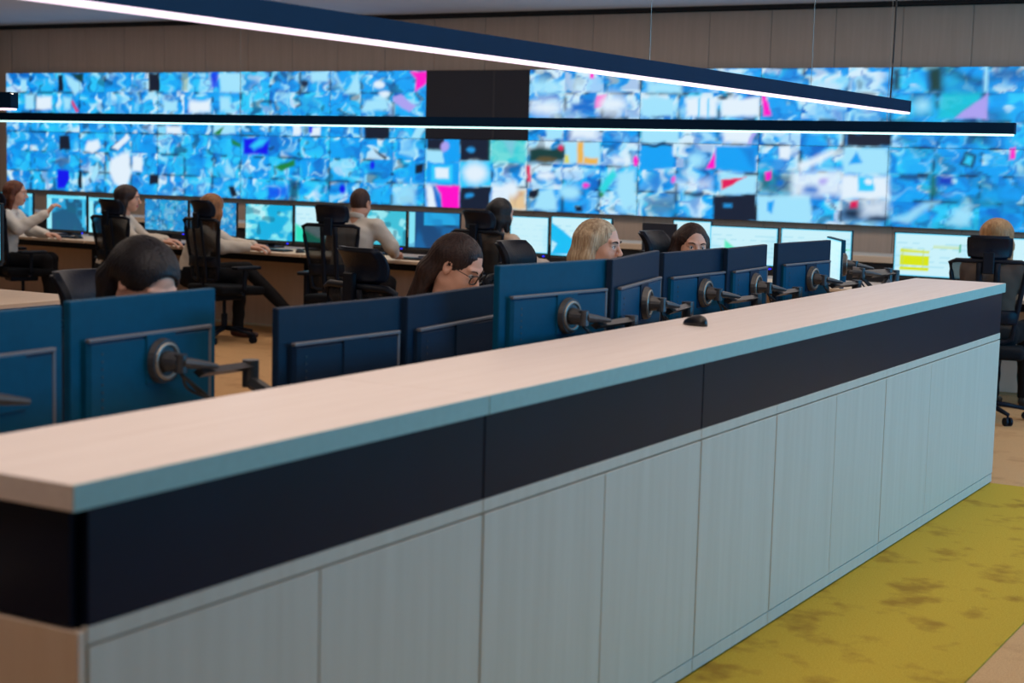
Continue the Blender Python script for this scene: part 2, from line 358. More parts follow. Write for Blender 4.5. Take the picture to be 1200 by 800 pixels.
poly([(702, 220), (718, 196), (722, 206), (708, 226)], col((40, 215, 225)), .015); poly([(724, 202), (744, 200), (746, 240), (730, 246), (722, 226)], PALE, .02); oval(668, 225, 12, 9, PALE, .03); poly([(625, 245), (633, 224), (648, 218), (652, 246)], PALE, .015); oval(640, 205, 10, 4, WHT, .02)
rect(753, 115, 790, 136, PALE, .012); rect(804, 114, 840, 136, WHT, .015); rect(846, 115, 890, 136, WHT, .015); rect(818, 115, 820, 136, CY, .01); rect(830, 115, 832, 136, CY, .01)
rect(845, 112, 852, 115, INK); rect(760, 98, 800, 109, PALE, .02); poly([(893, 112), (899, 114), (904, 135), (895, 135)], MAG); poly([(839, 173), (839, 198), (827, 198)], MAG); oval(790, 211, 2, 4, MAG)
rect(844, 203, 887, 227, PALE, .012); poly([(845, 211), (875, 207), (858, 217), (846, 222)], CRIM); rect(753, 150, 795, 167, PALE, .015); poly([(846, 150), (886, 150), (878, 167), (848, 167)], WHT, .02); poly([(886, 150), (890, 150), (878, 168), (876, 166)], LIL)
rect(750, 168, 788, 198, AZ, .01); rect(751, 168, 788, 171, INK); rect(838, 170, 886, 200, AZ, .01); poly([(868, 172), (884, 172), (884, 196), (878, 190)], DEEP, .03, .7); oval(815, 188, 9, 8, PALE, .04)
rect(836, 228.5, 887, 259, NAVY, .006); rect(848, 238, 857, 242, OV, .01); rect(872, 201, 888, 204, INK, .01); rect(795, 212, 832, 221, WHT, .04, .7); oval(768, 210, 9, 10, DEEP, .04, .7); rect(758, 232, 792, 250, col((10, 90, 110)), .06, .6); rect(803, 225, 824, 229, DARK, .015)
rect(888, 228, 950, 261, PALE, .015); poly([(900, 236), (908, 234), (905, 250), (899, 246)], AZ, .01); rect(890, 202, 903, 224, FRST, .03, .8); poly([(895, 201), (903, 200), (903, 210), (897, 212)], MAG); rect(903, 203, 929, 227, DARK, .03, .7); oval(914, 215, 5, 4, DEEP, .02)
rect(929, 201, 985, 229, WHT, .03, .85); oval(950, 222, 9, 5, DEEP, .03); oval(965, 212, 5, 3, LIL, .02); poly([(984, 214), (993, 203), (990, 222)], AZ, .01); rect(912, 171, 926, 186, WHT, .012); poly([(935, 192), (975, 176), (980, 180), (938, 200)], WHT, .02)
rect(992, 150, 1045, 170.5, NAVY, .006); oval(1007, 154, 5, 2.5, OV); rect(988, 173, 1041, 203, PALE, .015); poly([(1003, 177), (1011, 191), (996, 192)], AZ, .01); rect(985, 206, 1041, 233, WHT, .02); rect(1005, 206, 1024, 224, CY, .01); oval(1018, 212, 5, 4, WHT, .01)
rect(986, 236, 1040, 259, col((20, 90, 150)), .02, .8); rect(996, 236, 1005, 244, CRIM, .01); oval(999, 250, 10, 6, DARK, .03); rect(1011, 235, 1039, 252, WHT, .04, .8); oval(1030, 256, 12, 3, DARK, .02)
poly([(1183, 175), (1190, 173), (1189, 187), (1183, 187)], MAG); poly([(1132, 178), (1143, 182), (1138, 196), (1126, 192)], DARK, .01); poly([(1133, 182), (1139, 184), (1136, 193), (1130, 190)], CY, .01)
rect(1047, 81, 1053, 105, INK, .02); rect(1088, 78, 1106, 108, FRST, .03); poly([(1106, 79), (1150, 94), (1150, 100), (1106, 86)], FRST, .03, .8); poly([(1106, 110), (1148, 110), (1148, 120), (1118, 139), (1097, 139)], col((0, 200, 215)), .02, .8)
poly([(1118, 139), (1150, 116), (1157, 109), (1157, 139)], LIL, .01); rect(1162, 80, 1200, 92, col((10, 90, 160)), .03, .8); rect(1153, 77, 1157, 108, PALE, .01); rect(1137, 151, 1158, 165, DARK, .05, .9); rect(1054, 206, 1088, 210, DARK, .02)
rect(1091, 204, 1099, 230, col((10, 110, 110)), .02); rect(1099, 206, 1116, 217, col((0, 60, 190)), .02); poly([(1045, 258), (1085, 238), (1100, 236), (1064, 262)], PALE, .02, .8); poly([(1110, 262), (1126, 240), (1138, 238), (1134, 264)], PALE, .02, .8)
rect(1150, 222, 1200, 234, AZ, .02, .6); rect(1052, 118, 1095, 137, CY, .05, .7); oval(1080, 124, 7, 7, PALE, .04)
rect(1180, 262, 1186, 268, DARK, .01, .0)
FEATW = [([wallpt(*p) for p in ps], k, so, al) for ps, k, so, al in FEAT]

def wall_paint(UU, VV, P):
    X, Z = P[..., 0], P[..., 2]
    S = (X - X0) / DW * 3; T = (ZT - Z) / (ZT - ZB) * 6
    a = paint_tiles(S, T, 0, 11); b = paint_tiles(S, T, 1, 23); c_ = paint_tiles(S, T, 2, 37)
    wb_ = sst(15, 16.5, S) * (1 - sst(26.6, 27.1, S)); wc = sst(26.9, 27.1, S)
    r_ = lerp(a, b, wb_); r_ = lerp(r_, c_, wc)
    X = X + .022 * (vnoise(X * 9, Z * 9, 61) - .5) + .008 * (vnoise(X * 22, Z * 22, 62) - .5); Z = Z + .022 * (vnoise(X * 9 + 5, Z * 9, 63) - .5) + .008 * (vnoise(X * 22, Z * 22 + 4, 64) - .5)
    mx, mn = P.reshape(-1, 3).max(0), P.reshape(-1, 3).min(0)
    for ps, k, so, al in FEATW:
        xs = [p[0] for p in ps]; zs = [p[1] for p in ps]
        if max(xs) < mn[0] - .1 or min(xs) > mx[0] + .1 or max(zs) < mn[2] - .1 or min(zs) > mx[2] + .1: continue
        r_ = lerp(r_, k, al * inpoly(X, Z, ps, so * 1.7))
    return r_
VWM = screen_mat('video_wall_picture', 1.0)
vw = thing('video_wall', 'huge wall-mounted video wall of camera views spanning the back of the room', 'video wall', (0, 0, 0))
bm = newbm(); box(bm, X0 + .03, X0 + 16 * DW - .03, YW - .02, YW + .02, ZB + .03, ZT - .03); obj('mounting_frame', bm, BLACK, vw)
for r_ in range(2):
    for c_ in range(16):
        z1 = ZT - r_ * (ZT - ZB) / 2; z0 = z1 - (ZT - ZB) / 2; xa = X0 + c_ * DW; xb = xa + DW
        bm = newbm(); box(bm, xa + .0006, xb - .0006, YW - .068, YW - .02, z0 + .0006, z1 - .0006)
        off = (r_ == 0 and c_ == 5)
        dsp = obj('display', bm, MON_DARK, vw)
        if off:
            dsp['label'] = 'display switched off, dark'
            bm = newbm(); box(bm, xa + .006, xa + DW * .655, YW - .0705, YW - .067, z0 + .006, z1 - .006); box(bm, xa + DW * .675, xb - .006, YW - .0705, YW - .067, z0 + .006, z1 - .006)
            obj('screen', bm, GLASS_D, dsp)
            bm = newbm(); box(bm, xa + DW * .655, xa + DW * .675, YW - .073, YW - .067, z0 + .006, z1 - .006)
            obj('divider_strip', bm, mat('strip_grey', (48, 48, 58), .5), dsp)
        else:
            grid_screen('screen', (xa + .0018, YW - .0705, z1 - .0018), (DW - .0036, 0, 0), (0, 0, -(z1 - z0) + .0036), 66, 42, wall_paint, VWM, dsp)

# ------------------------------------------------------------------ credenza ledge under the video wall
def credenza(x0, x1, label):
    t = thing('low_cabinet', label, 'cabinet', ((x0 + x1) / 2, 13.45, 0), 0, None); L = (x1 - x0) / 2
    bm = newbm(); box(bm, -L, L, -.25, .25, .05, .84); obj('body', bm, mat('dark_cabinet_front', (30, 30, 34), .6), t)
    bm = newbm(); box(bm, -L + .03, L - .03, -.2, .22, 0, .05); obj('plinth', bm, BLACK, t)
    bm = newbm(); box(bm, -L, L, -.28, .27, .84, .895, .004); obj('top', bm, W_DESK, t)
    return t
credenza(-15.3, -10.3, 'long low dark cabinet with a pale top under the left third of the video wall')
credenza(-10.28, -5.3, 'long low dark cabinet with a pale top under the middle of the video wall')
credenza(-5.28, -.3, 'long low dark cabinet with a pale top under the right end of the video wall')

# ------------------------------------------------------------------ linear pendant lamps
def pendant(label, p0, p1, wd, hh, em, cables, cordat=None, joints=()):
    p0, p1 = Vector(p0), Vector(p1); L = (p1 - p0).length; a = math.atan2(p1.y - p0.y, p1.x - p0.x)
    t = thing('linear_pendant_lamp', label, 'lamp', p0, a)
    bm = newbm(); box(bm, 0, L, -wd / 2, wd / 2, .012, hh - .012, .001)
    for q in (-1, 1): box(bm, 0, L, q * wd / 2 - .0025, q * wd / 2 + .0025, .012, hh)
    obj('housing', bm, LAMP_B, t)
    xs = [0.004] + [j for j in joints] + [L - .004]
    for i in range(len(xs) - 1):
        bm = newbm(); box(bm, xs[i] + .006, xs[i + 1] - .006, -wd / 2 + .0, wd / 2 - .0, 0 , .016, .003); obj('diffuser', bm, em, t)
    bm = newbm(); box(bm, .03, L - .03, -wd / 2 + .012, wd / 2 - .012, hh - .012, hh - .009); obj('added_uplight_strip', bm, emit('added_uplight', (255, 226, 205), 9.0), t)  # added glowing strip, hidden from below, to brighten the ceiling
    for q in cables:
        bm = newbm(); cyl(bm, (q, 0, hh), (q, 0, ZC - p0.z), .0016, n=6); cyl(bm, (q, 0, ZC - p0.z - .03), (q, 0, ZC - p0.z), .02, n=12); obj('suspension_wire', bm, METAL_L, t)
    if cordat is not None:
        bm = newbm(); tube(bm, curve([(cordat, 0, hh), (cordat + .012, .01, hh + .3), (cordat - .03, 0, ZC - p0.z - .3), (cordat - .045, 0, ZC - p0.z)]), .005, 6); obj('power_cord', bm, CABLE, t)
    return t
EA = emit('lamp_diffuser_warm', (255, 228, 248), 1.8); EB = emit('lamp_diffuser_cool', (200, 250, 246), 1.9)
pendant('long black pendant lamp slanting across the top of the picture towards the far counter end', (-3.0, 10.05, 1.958), (-3.0, .4, 1.958), .05, .082, EA, [1.75, 3.75, 7.6], .35)
pendant('thin black pendant lamp running level across the video wall over the far desks', (-13.4, 10.3, 1.837), (-2.385, 10.3, 1.858), .05, .082, EB, [4.85, 10.2], None, [4.35])
c0 = at_y(17, 129, 7.5)
pendant('short end of a black pendant lamp at the upper left picture edge', (c0[0] - 2.5, 7.5, c0[2]), (c0[0], 7.5, c0[2]), .06, .115, EA, [.3])

# ------------------------------------------------------------------ the long counter
XF, XB = -1.96, -2.42
CL = 'pale wood cabinet under the counter, '
cabs = [(1.97, 3.28, [2.63], 'nearest the camera, with the brown end panel'), (3.28, 4.59, [3.93], 'second from the near end'),
        (4.59, 5.24, [], 'the single-door one'), (5.24, 6.49, [5.87], 'second from the far end'), (6.49, 8.42, [7.16], 'at the far end, with a wide door')]
for k, (a, b, seams, lb) in enumerate(cabs):
    t = thing('storage_cabinet', CL + lb, 'cabinet', (XF, a, 0)); L = b - a
    bm = newbm(); box(bm, XB - XF + .02, -.022, .0, L - .0, .055, .775); obj('carcass', bm, W_END if k == 0 else W_DOOR, t)
    bm = newbm(); box(bm, XB - XF + .03, -.02, .002, L - .002, 0, .055); obj('toe_recess', bm, BLACK, t)
    bm = newbm(); box(bm, -.02, -.004, .002, L - .002, .012, .056, .0015); obj('plinth', bm, W_DOOR, t)
    bm = newbm(); box(bm, -.021, -.003, .0015, L - .0015, .758, .789, .0015); obj('rail', bm, W_DOOR, t)
    ss = [0] + [s - a for s in seams] + [L]
    for q in range(len(ss) - 1):
        g0 = .004 if q == 0 else .0022; g1 = .004 if q == len(ss) - 2 else .0022
        bm = newbm(); box(bm, -.021, -.002, ss[q] + g0, ss[q + 1] - g1, .0605, .7535, .0012); obj('door', bm, W_DOOR, t)
    if k == 0:
        bm = newbm(); box(bm, XB - XF + .02, -.004, -.02, -.0005, .0, .785, .002); obj('end_panel', bm, W_END, t)['label'] = 'brown end panel'
# dark band panels and their ends
def band(a, b, label, end=0):
    t = thing('fascia_band', label, 'fascia', (XF, a, .79)); L = b - a
    bm = newbm(); box(bm, -.024, -.004, .003, L - .003, .0, .208, .0012); obj('front_panel', bm, BAND, t)
    bm = newbm(); box(bm, XB - XF + .03, -.026, .006, L - .006, -.013, .207); obj('backing_box', bm, BLACK, t)
    if end:
        bm = newbm(); box(bm, XB - XF + .02, -.0255, -.018, .002, 0, .208, .0012); obj('end_panel', bm, BAND, t)
band(1.972, 3.28, 'glossy black fascia band along the near end of the counter', 1)
band(3.28, 4.59, 'black fascia band in the middle of the counter between its two seams')
band(4.59, 8.415, 'long dark fascia band along the far half of the counter')
for a, b, lb in ((1.93, 3.278, 'near pale wood counter top slab with the sharp front corner'), (3.281, 8.43, 'long far pale wood counter top slab carrying the black mouse')):
    bm = newbm(); box(bm, XB, XF + .006, a, b, .9985, 1.045, .002, seg=2)
    ct = tag(obj('counter_top', bm, W_TOP), lb, 'countertop')
    bm = newbm(); box(bm, XF + .0055, XF + .008, a + .001, b - .001, .999, 1.0445); obj('edge_band', bm, mat('edge_band_teal_grey', (160, 192, 184), .5), ct)

# mouse on the counter
def mouse_bm(bm, s=1.0):
    n, m_ = 14, 10; vs = []
    for i in range(m_ + 1):
        ph = math.pi / 2 * i / m_
        ring = []
        for k in range(n):
            th = 2 * math.pi * k / n
            x = math.cos(th) * .031 * (1 + .12 * math.sin(th)); y = math.sin(th) * .058
            ring.append(bm.verts.new((x * math.cos(ph) * s, y * math.cos(ph) * s - .006 * math.sin(ph), .001 + .036 * math.sin(ph) ** .8 * s * (1 - .25 * math.sin(th) * math.cos(ph)))))
        vs.append(ring)
    for i in range(m_):
        for k in range(n): bm.faces.new((vs[i][k], vs[i][(k + 1) % n], vs[i + 1][(k + 1) % n], vs[i + 1][k]))
    bm.faces.new(vs[0][::-1])
def make_mouse(label, loc, rz, group=None):
    t = thing('computer_mouse', label, 'mouse', loc, rz, group)
    bm = newbm(); mouse_bm(bm); obj('shell', bm, MON_DARK, t, True)
    bm = newbm(); box(bm, -.003, .003, .018, .034, .026, .0345, .002); obj('scroll_wheel', bm, METAL, t)
    return t
mp_ = at_z(815, 381, 1.045)
make_mouse('black computer mouse lying on the long counter top', (mp_[0], mp_[1], 1.045), R(62))

# ------------------------------------------------------------------ desks
def desk(label, cx, cy, L, D, rz, group, modesty=True, h=.74):
    """local: long side X, user side -Y"""
    t = thing('desk', label, 'desk', (cx, cy, 0), rz, group)
    bm = newbm(); box(bm, -L / 2 + .002, L / 2 - .002, -D / 2, D / 2, h - .026, h, .002); obj('desktop', bm, W_DESK, t)
    for s in (-1, 1):
        bm = newbm(); xx = s * (L / 2 - .11)
        box(bm, xx - .04, xx + .04, -.20, -.08, .05, h - .06, .004); obj('leg', bm, BLACK, t)
        bm = newbm(); box(bm, xx - .04, xx + .04, -D / 2 + .04, D / 2 - .04, 0.0, .05, .004); obj('foot', bm, BLACK, t)
    bm = newbm(); box(bm, -L / 2 + .07, L / 2 - .07, -.22, .07, h - .10, h - .027, .003); obj('crossbeam', bm, BLACK, t)
    if modesty:
        bm = newbm(); box(bm, -L / 2 + .01, L / 2 - .01, D / 2 - .33, D / 2 - .31, .02, h - .11, .002); obj('modesty_panel', bm, W_TAN, t)
    return t
fd = [(-15.2, -13.95), (-13.94, -11.35), (-11.34, -8.75), (-8.74, -6.15), (-6.14, -3.55), (-3.54, -.95)]
fl = ['at the far left edge of the room', 'where the woman in white raises her hand', 'beneath the second and third seated women', 'in front of the man in the light shirt',
      'beneath the two bright white monitors', 'beneath the monitor with the yellow table']
for (a, b), lb in zip(fd, fl):
    desk('pale wood desk of the far row ' + lb, (a + b) / 2, 11.82, b - a, .9, 0, None)
ND = [(1.55, 3.95, 'nearest the camera, beneath the blue-lit left monitors'), (3.96, 5.75, 'second, beneath the low pair of dark monitors'), (5.76, 7.55, 'third, beside the middle of the counter'), (7.56, 10.2, 'last, by the far end of the counter')]
for a, b, lb in ND:
    desk('pale wood desk tucked behind the counter, ' + lb, -2.85, (a + b) / 2, b - a, .8, R(90) + math.pi, None, False)
bm = None
desk('pale desk whose corner shows at the left picture edge', -7.75, 4.95, 4.1, 1.7, R(90), None, False)

# ------------------------------------------------------------------ monitors
SCR = screen_mat('monitor_picture', 1.0); SCR_DIM = screen_mat('monitor_picture_dimmed', .3)
def full(c_, like): return c_[None] * np.ones(like.shape + (3,))
def p_cctv(seed, tint=None):
    def f_(U, V, P):
        c_ = paint_tiles(U * 3, V * 3, 0, seed); c_ = lerp(c_, col((30, 120, 160)), full(np.array([.4]), U)[..., 0])
        return c_
    return f_
def p_map(seed, deep=(0, 175, 225), land=(120, 225, 240)):
    def f_(U, V, P):
        n = vnoise(U * 3 + seed, V * 3, seed) * .6 + vnoise(U * 8, V * 8 + seed, seed + 1) * .4
        c_ = lerp(full(col(deep), U), col(land), sst(.45, .56, n)); c_ = lerp(c_, col((200, 245, 250)), sst(.66, .75, n) * .7)
        return lerp(c_, col((10, 100, 130)), .6 * sst(.7, .8, vnoise(U * 7, V * 5, seed + 4)))
    return f_
def p_window(seed, base=(30, 160, 215)):
    g = p_map(seed, (20, 90, 130), base)
    def f_(U, V, P):
        c_ = g(U, V, P); c_ = lerp(c_, col((150, 235, 250)), inpoly(U, V, [(0, 0), (.12, 0), (.12, 1), (0, 1)], .01)); c_ = lerp(c_, col((110, 225, 250)), inpoly(U, V, [(0, 0), (1, 0), (1, .09), (0, .09)], .01))
        return lerp(c_, col((60, 190, 235)), inpoly(U, V, [(.9, .1), (.98, .1), (.98, .9), (.9, .9)], .01))
    return f_
def p_white(kind):
    def f_(U, V, P):
        c_ = lerp(full(col((200, 240, 250)), U), col((175, 232, 250)), sst(.4, .8, vnoise(U * 3, V * 3, 5)) * .6)
        c_ = lerp(c_, col((40, 200, 240)), 1 - sst(.0, .02, np.minimum(np.minimum(U, 1 - U), np.minimum(V, 1 - V))))
        ln = (np.sin(V * 60) > .55) & (vnoise(U * 14, V * 20, 8) > .45) & (V > .12) & (V < .85)
        c_ = lerp(c_, col((150, 215, 235)), ln * (.5 if kind != 'plain' else .2))
        if kind == 'green': c_ = lerp(c_, col((90, 235, 190)), inpoly(U, V, [(.22, .35), (.4, .6), (.62, .72), (.22, .9)], .02))
        if kind == 'greenleft': c_ = lerp(c_, col((40, 225, 190)), inpoly(U, V, [(0, .5), (.5, .85), (.9, 1), (0, 1)], .05))
        if kind == 'yellow':
            for v0, v1 in ((.38, .46), (.5, .74), (.78, .88)):
                c_ = lerp(c_, col((214, 228, 0)), inpoly(U, V, [(.08, v0), (.47, v0 + .01), (.47, v1), (.08, v1)], .008))
            gl = (np.abs((U * 18) % 1 - .5) > .44) & (U > .08) & (U < .47) & (V > .38) & (V < .88); c_ = lerp(c_, col((190, 215, 90)), gl * .5)
            c_ = lerp(c_, col((200, 225, 160)), inpoly(U, V, [(.52, .27), (.86, .27), (.86, .31), (.52, .31)], .006)); c_ = lerp(c_, col((40, 170, 130)), inpoly(U, V, [(.86, .2), (.875, .2), (.875, .4), (.86, .4)], .006))
        if kind == 'chart':
            c_ = lerp(c_, col((120, 235, 190)), inpoly(U, V, [(.6, .46), (.98, .48), (.98, .53), (.6, .5)], .01)); c_ = lerp(c_, col((30, 170, 120)), inpoly(U, V, [(.88, .32), (.91, .32), (.91, .58), (.88, .58)], .008))
        if kind == 'river':
            c_ = lerp(c_, col((10, 190, 245)), inpoly(U, V, [(.0, .15), (.2, .35), (.42, .62), (.36, .95), (0, .98), (.1, .7), (0, .6)], .02))
        return c_
    return f_
def p_dark(U, V, P):
    c_ = full(col((12, 70, 120)), U); c_ = lerp(c_, col((30, 165, 225)), inpoly(U, V, [(.3, 0), (1, 0), (1, .33), (.3, .36)], .01)); c_ = lerp(c_, col((130, 225, 245)), inpoly(U, V, [(0, 0), (.12, 0), (.12, 1), (0, 1)], .01))
    return lerp(c_, col((10, 120, 190)), .5 * sst(.5, .7, vnoise(U * 5, V * 4, 3)))
def p_off(U, V, P): return full(col((6, 12, 22)), U)
def p_navy(U, V, P): return lerp(full(col((12, 62, 110)), U), col((20, 90, 150)), sst(.4, .7, vnoise(U * 5, V * 4, 3)))

def monitor(label, loc, rz, W_, H_, paint, base=True, group=None, hub=(.0, .0), low=0.0, detail=True):
    """local: screen faces +Y; origin under the middle on the desk; loc z = bottom of the stand, low = height of the panel's lower edge"""
    t = thing('monitor', label, 'monitor', loc, rz, group)
    z0, z1 = low, low + H_
    bm = newbm(); box(bm, -W_ / 2, W_ / 2, -.012, .012, z0, z1, .003); obj('panel', bm, MON_BACK_LIT if detail else MON_DARK, t)
    bz = .008; grid_screen('screen', (W_ / 2 - bz, .0128, z1 - bz), (-W_ + 2 * bz, 0, 0), (0, 0, -H_ + 2 * bz + .008), 44, 26, paint, SCR_DIM if detail and H_ > .3 else SCR, t)
    if detail:
        # raised back housing with sloped rim, lower seven tenths of the back
        hx, ha, hb = W_ / 2 - .045, z0 + .025, z1 - .105
        bm = newbm(); v = []
        for (dx, dz, y) in ((0, 0, -.011), (0, 0, -.024), (.012, .012, -.032)):
            v.append([bm.verts.new(p) for p in ((-hx + dx, y, ha + dz), (hx - dx, y, ha + dz), (hx - dx, y, hb - dz), (-hx + dx, y, hb - dz))])
        for a in range(2):
            for k in range(4): bm.faces.new((v[a][k], v[a][(k + 1) % 4], v[a + 1][(k + 1) % 4], v[a + 1][k]))
        bm.faces.new(v[2]); bmesh.ops.recalc_face_normals(bm, faces=bm.faces); obj('back_housing', bm, MON_BACK_LIT, t)
        bm = newbm(); box(bm, -hx, hx, -.036, -.02, hb - .004, hb + .006, .002); box(bm, hx - .012, hx, -.034, -.02, ha, hb, .002); obj('housing_rim', bm, mat('rim_grey', (92, 92, 98), .4), t)
        bm = newbm(); hxx, hz = hub
        box(bm, hxx - .06, hxx + .06, -.037, -.03, z0 + H_ / 2 + hz - .06, z0 + H_ / 2 + hz + .075, .002); obj('mounting_plate', bm, MON_BACK_LIT, t)
        bm = newbm()
        for k in range(9):
            zz = ha + .03 + k * .02; box(bm, -hx + .05, -hx + .055, -.0335, -.031, zz, zz + .006)
        obj('vent', bm, METAL, t)
    if base:
        bm = newbm(); box(bm, -.11, .11, -.09, .09, 0, .012, .004); obj('stand_base', bm, BLACK, t)
        bm = newbm(); box(bm, -.03, .03, -.045, -.012, .012, z0 + .12, .004); obj('stand_neck', bm, BLACK, t)
        bm = newbm(); box(bm, -W_ / 2 + .01, W_ / 2 - .01, -.01, .02, z0 - .018, z0 + .002, .003); obj('chin_bar', bm, MON_DARK, t)
        bm = newbm(); box(bm, -W_ * .42, -W_ * .42 + .02, .018, .023, z0 - .012, z0 - .004); obj('power_light', bm, emit('blue_led', (10, 20, 255), 2.5), t)
    return t

def arm(t, hubp, nrm, elbow, base, cables=3, seed=0, disc=True):
    """articulated monitor arm: hub at the back of a monitor, flat link to an elbow, post on the desk. World coordinates."""
    h = Vector(hubp); n = Vector(nrm).normalized(); e = Vector(elbow); b = Vector(base)
    W2L = (Matrix.Translation(t.location) @ Matrix.Rotation(t.rotation_euler.z, 4, 'Z')).inverted()
    L = lambda p: W2L @ Vector(p)
    bm = newbm(); cyl(bm, L(h + n * .002), L(h + n * .02), .052 * disc + .01, .048 * disc + .01, 28); obj('mount_disc', bm, METAL, t, False)
    bm = newbm(); r1 = L(h + n * .02)
    pts_ = []
    s_ = n.cross(Vector((0, 0, 1)))
    for k in range(25): a = 2 * math.pi * k / 24; pts_.append(L(h + n * .02 + s_ * math.cos(a) * .046 + Vector((0, 0, 1)) * math.sin(a) * .046))
    tube(bm, pts_, .006, 6, False)
    if disc: obj('disc_ring', bm, METAL_L, t, True)
    k1 = h + n * .065
    bm = newbm(); cyl(bm, L(h + n * .018), L(k1), .03, .022, 16); cyl(bm, L(k1 - Vector((0, 0, .028))), L(k1 + Vector((0, 0, .022))), .018, n=14); obj('tilt_joint', bm, METAL, t)
    d = (e - k1); d1 = k1 + d * .42 + n * .02; d1.z = k1.z - .02
    bm = newbm(); tube(bm, [L(k1), L(k1 + (d1 - k1) * .5), L(d1)], [.024, .019, .010], 10, flat=(1, .7)); obj('handle_link', bm, METAL, t)
    q0 = k1 + d * .25; q0.z = e.z
    bm = newbm(); tube(bm, [L(q0), L(e)], .02, 4, flat=(1.1, .65)); obj('flat_link', bm, METAL, t)
    bm = newbm(); cyl(bm, L(e - Vector((0, 0, .06))), L(e + Vector((0, 0, .017))), .024, n=14); obj('elbow', bm, METAL, t)
    e2 = Vector((b.x, b.y, e.z - .13))
    bm = newbm(); tube(bm, [L(e - Vector((0, 0, .045))), L(e2)], .02, 6); obj('lower_link', bm, METAL, t)
    bm = newbm(); cyl(bm, L(b + Vector((0, 0, .012))), L(e2 + Vector((0, 0, .02))), .019, n=14); box(bm, -.05, .05, -.045, .045, 0, .012, .003, mtx=W2L @ Matrix.Translation(b)); obj('post', bm, METAL, t)
    rnd = random.Random(seed)
    for c_ in range(cables):
        bm = newbm(); z = k1.z - .03; m_ = k1.lerp(e, .3 + .2 * c_); m_.z = min(z, e.z) - .06 - .035 * rnd.random() - .02 * c_
        m2 = e.lerp(b, .4 + .2 * rnd.random()); m2.z = e.z - .13; m3 = Vector((b.x + rnd.uniform(-.08, .05), b.y - .05 - .05 * c_, .80))
        tube(bm, curve([L(k1 + Vector((0, 0, -.03))), L(m_), L(m3 + Vector((0, .06, .1))), L(m3)], 7), .0042, 6); obj('cable', bm, CABLE, t, True)
    return t

NM = [ # px left top, px right top, z top, label, hub offset, paint, elbow
 ((-112, 374), (70, 357), 1.22, 'dark-blue monitor back cut by the left picture edge', 'map'),
 ((76, 353), (250, 337), 1.22, 'blue-lit monitor back hiding the black-haired woman', 'cctv'),
 ((321, 361), (471, 347), 1.18, 'low dark monitor back right of the carpet gap, left of its pair', 'win'),
 ((473, 348), (579, 333), 1.18, 'dark monitor back hiding the chin of the woman with glasses', 'map'),
 ((581, 311), (713, 303), 1.27, 'bright blue-lit monitor back with a shadowed mount, in front of the blonde woman', 'cctv'),
 ((714, 304), (770, 293), 1.27, 'dark angled monitor back right of the blonde woman\'s face', 'win'),
 ((775, 296), (850, 290), 1.25, 'dark monitor back hiding the chin of the woman facing the camera', 'map'),
 ((850, 291), (897, 286), 1.25, 'narrow-looking dark monitor back right of the woman facing the camera', 'cctv'),
 ((909, 285), (972, 281), 1.25, 'last full dark monitor back near the far end of the counter', 'win')]
pn = {'map': p_map(4), 'cctv': p_cctv(6), 'win': p_window(8)}
for k, (a, b, z, lb, pk) in enumerate(NM):
    A, B = at_z(*a, z), at_z(*b, z); mid = (A + B) / 2; tv = B - A; W_ = float(np.hypot(tv[0], tv[1])); W_ = min(W_, .75)
    ang = math.atan2(tv[1], tv[0])
    n_ = Vector((math.sin(ang), -math.cos(ang), 0))
    H_ = .36
    t = monitor(lb, (mid[0], mid[1], .74), ang, W_ * .985, H_, pn[pk], False, None, (0.03, 0.0), z - .74 - H_)
    if k in (2, 3, 5, 6, 7, 8):   # shaded copy of the plastic; the far four keep lit-copy housings
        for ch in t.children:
            if ch.data.materials[0] == MON_BACK_LIT and (k < 4 or not ch.name.startswith('back_housing')): ch.data.materials[0] = MON_BACK_SHADED
    tdir = Vector((math.cos(ang), math.sin(ang), 0))
    hub = Vector((mid[0], mid[1], z - .18)) + tdir * (.03 if k else -.12) + n_ * .037
    if k not in (2, 3):
        e = hub + tdir * (.36 if k > 1 else .28) + n_ * .09; e.z = z - (.215 if k else .30); e.x = min(e.x, -2.475)
        arm(t, hub, n_, e, Vector((-2.50, e.y - .18, .74)), 3, k)
# the turned monitor past the row, screen towards the camera, and its arms
p = at_z(980, 279, 1.20)
t = monitor('small bright screen seen edge-on behind the last monitor backs', (float(p[0]), float(p[1]), .74), R(119), .5, .28, p_white('plain'), False, None, (0, 0), .18)
hb_ = Vector([float(v) for v in at_x(987, 310, -2.78)])
arm(t, hb_, (1, .35, 0), (-2.62, hb_.y + .3, hb_.z - .04), (-2.62, hb_.y + .1, .74), 3, 12)
e_ = Vector([float(v) for v in at_x(1049, 320, -2.60)])
t = thing('screen_bracket', 'bare grey swivel bracket with drooping cables above the far tip of the counter', 'bracket', (-2.62, e_.y - .2, .74))
arm(t, (-2.72, e_.y - .42, e_.z + .02), (1, .3, 0), e_, (-2.62, e_.y - .2, .74), 3, 14, False)

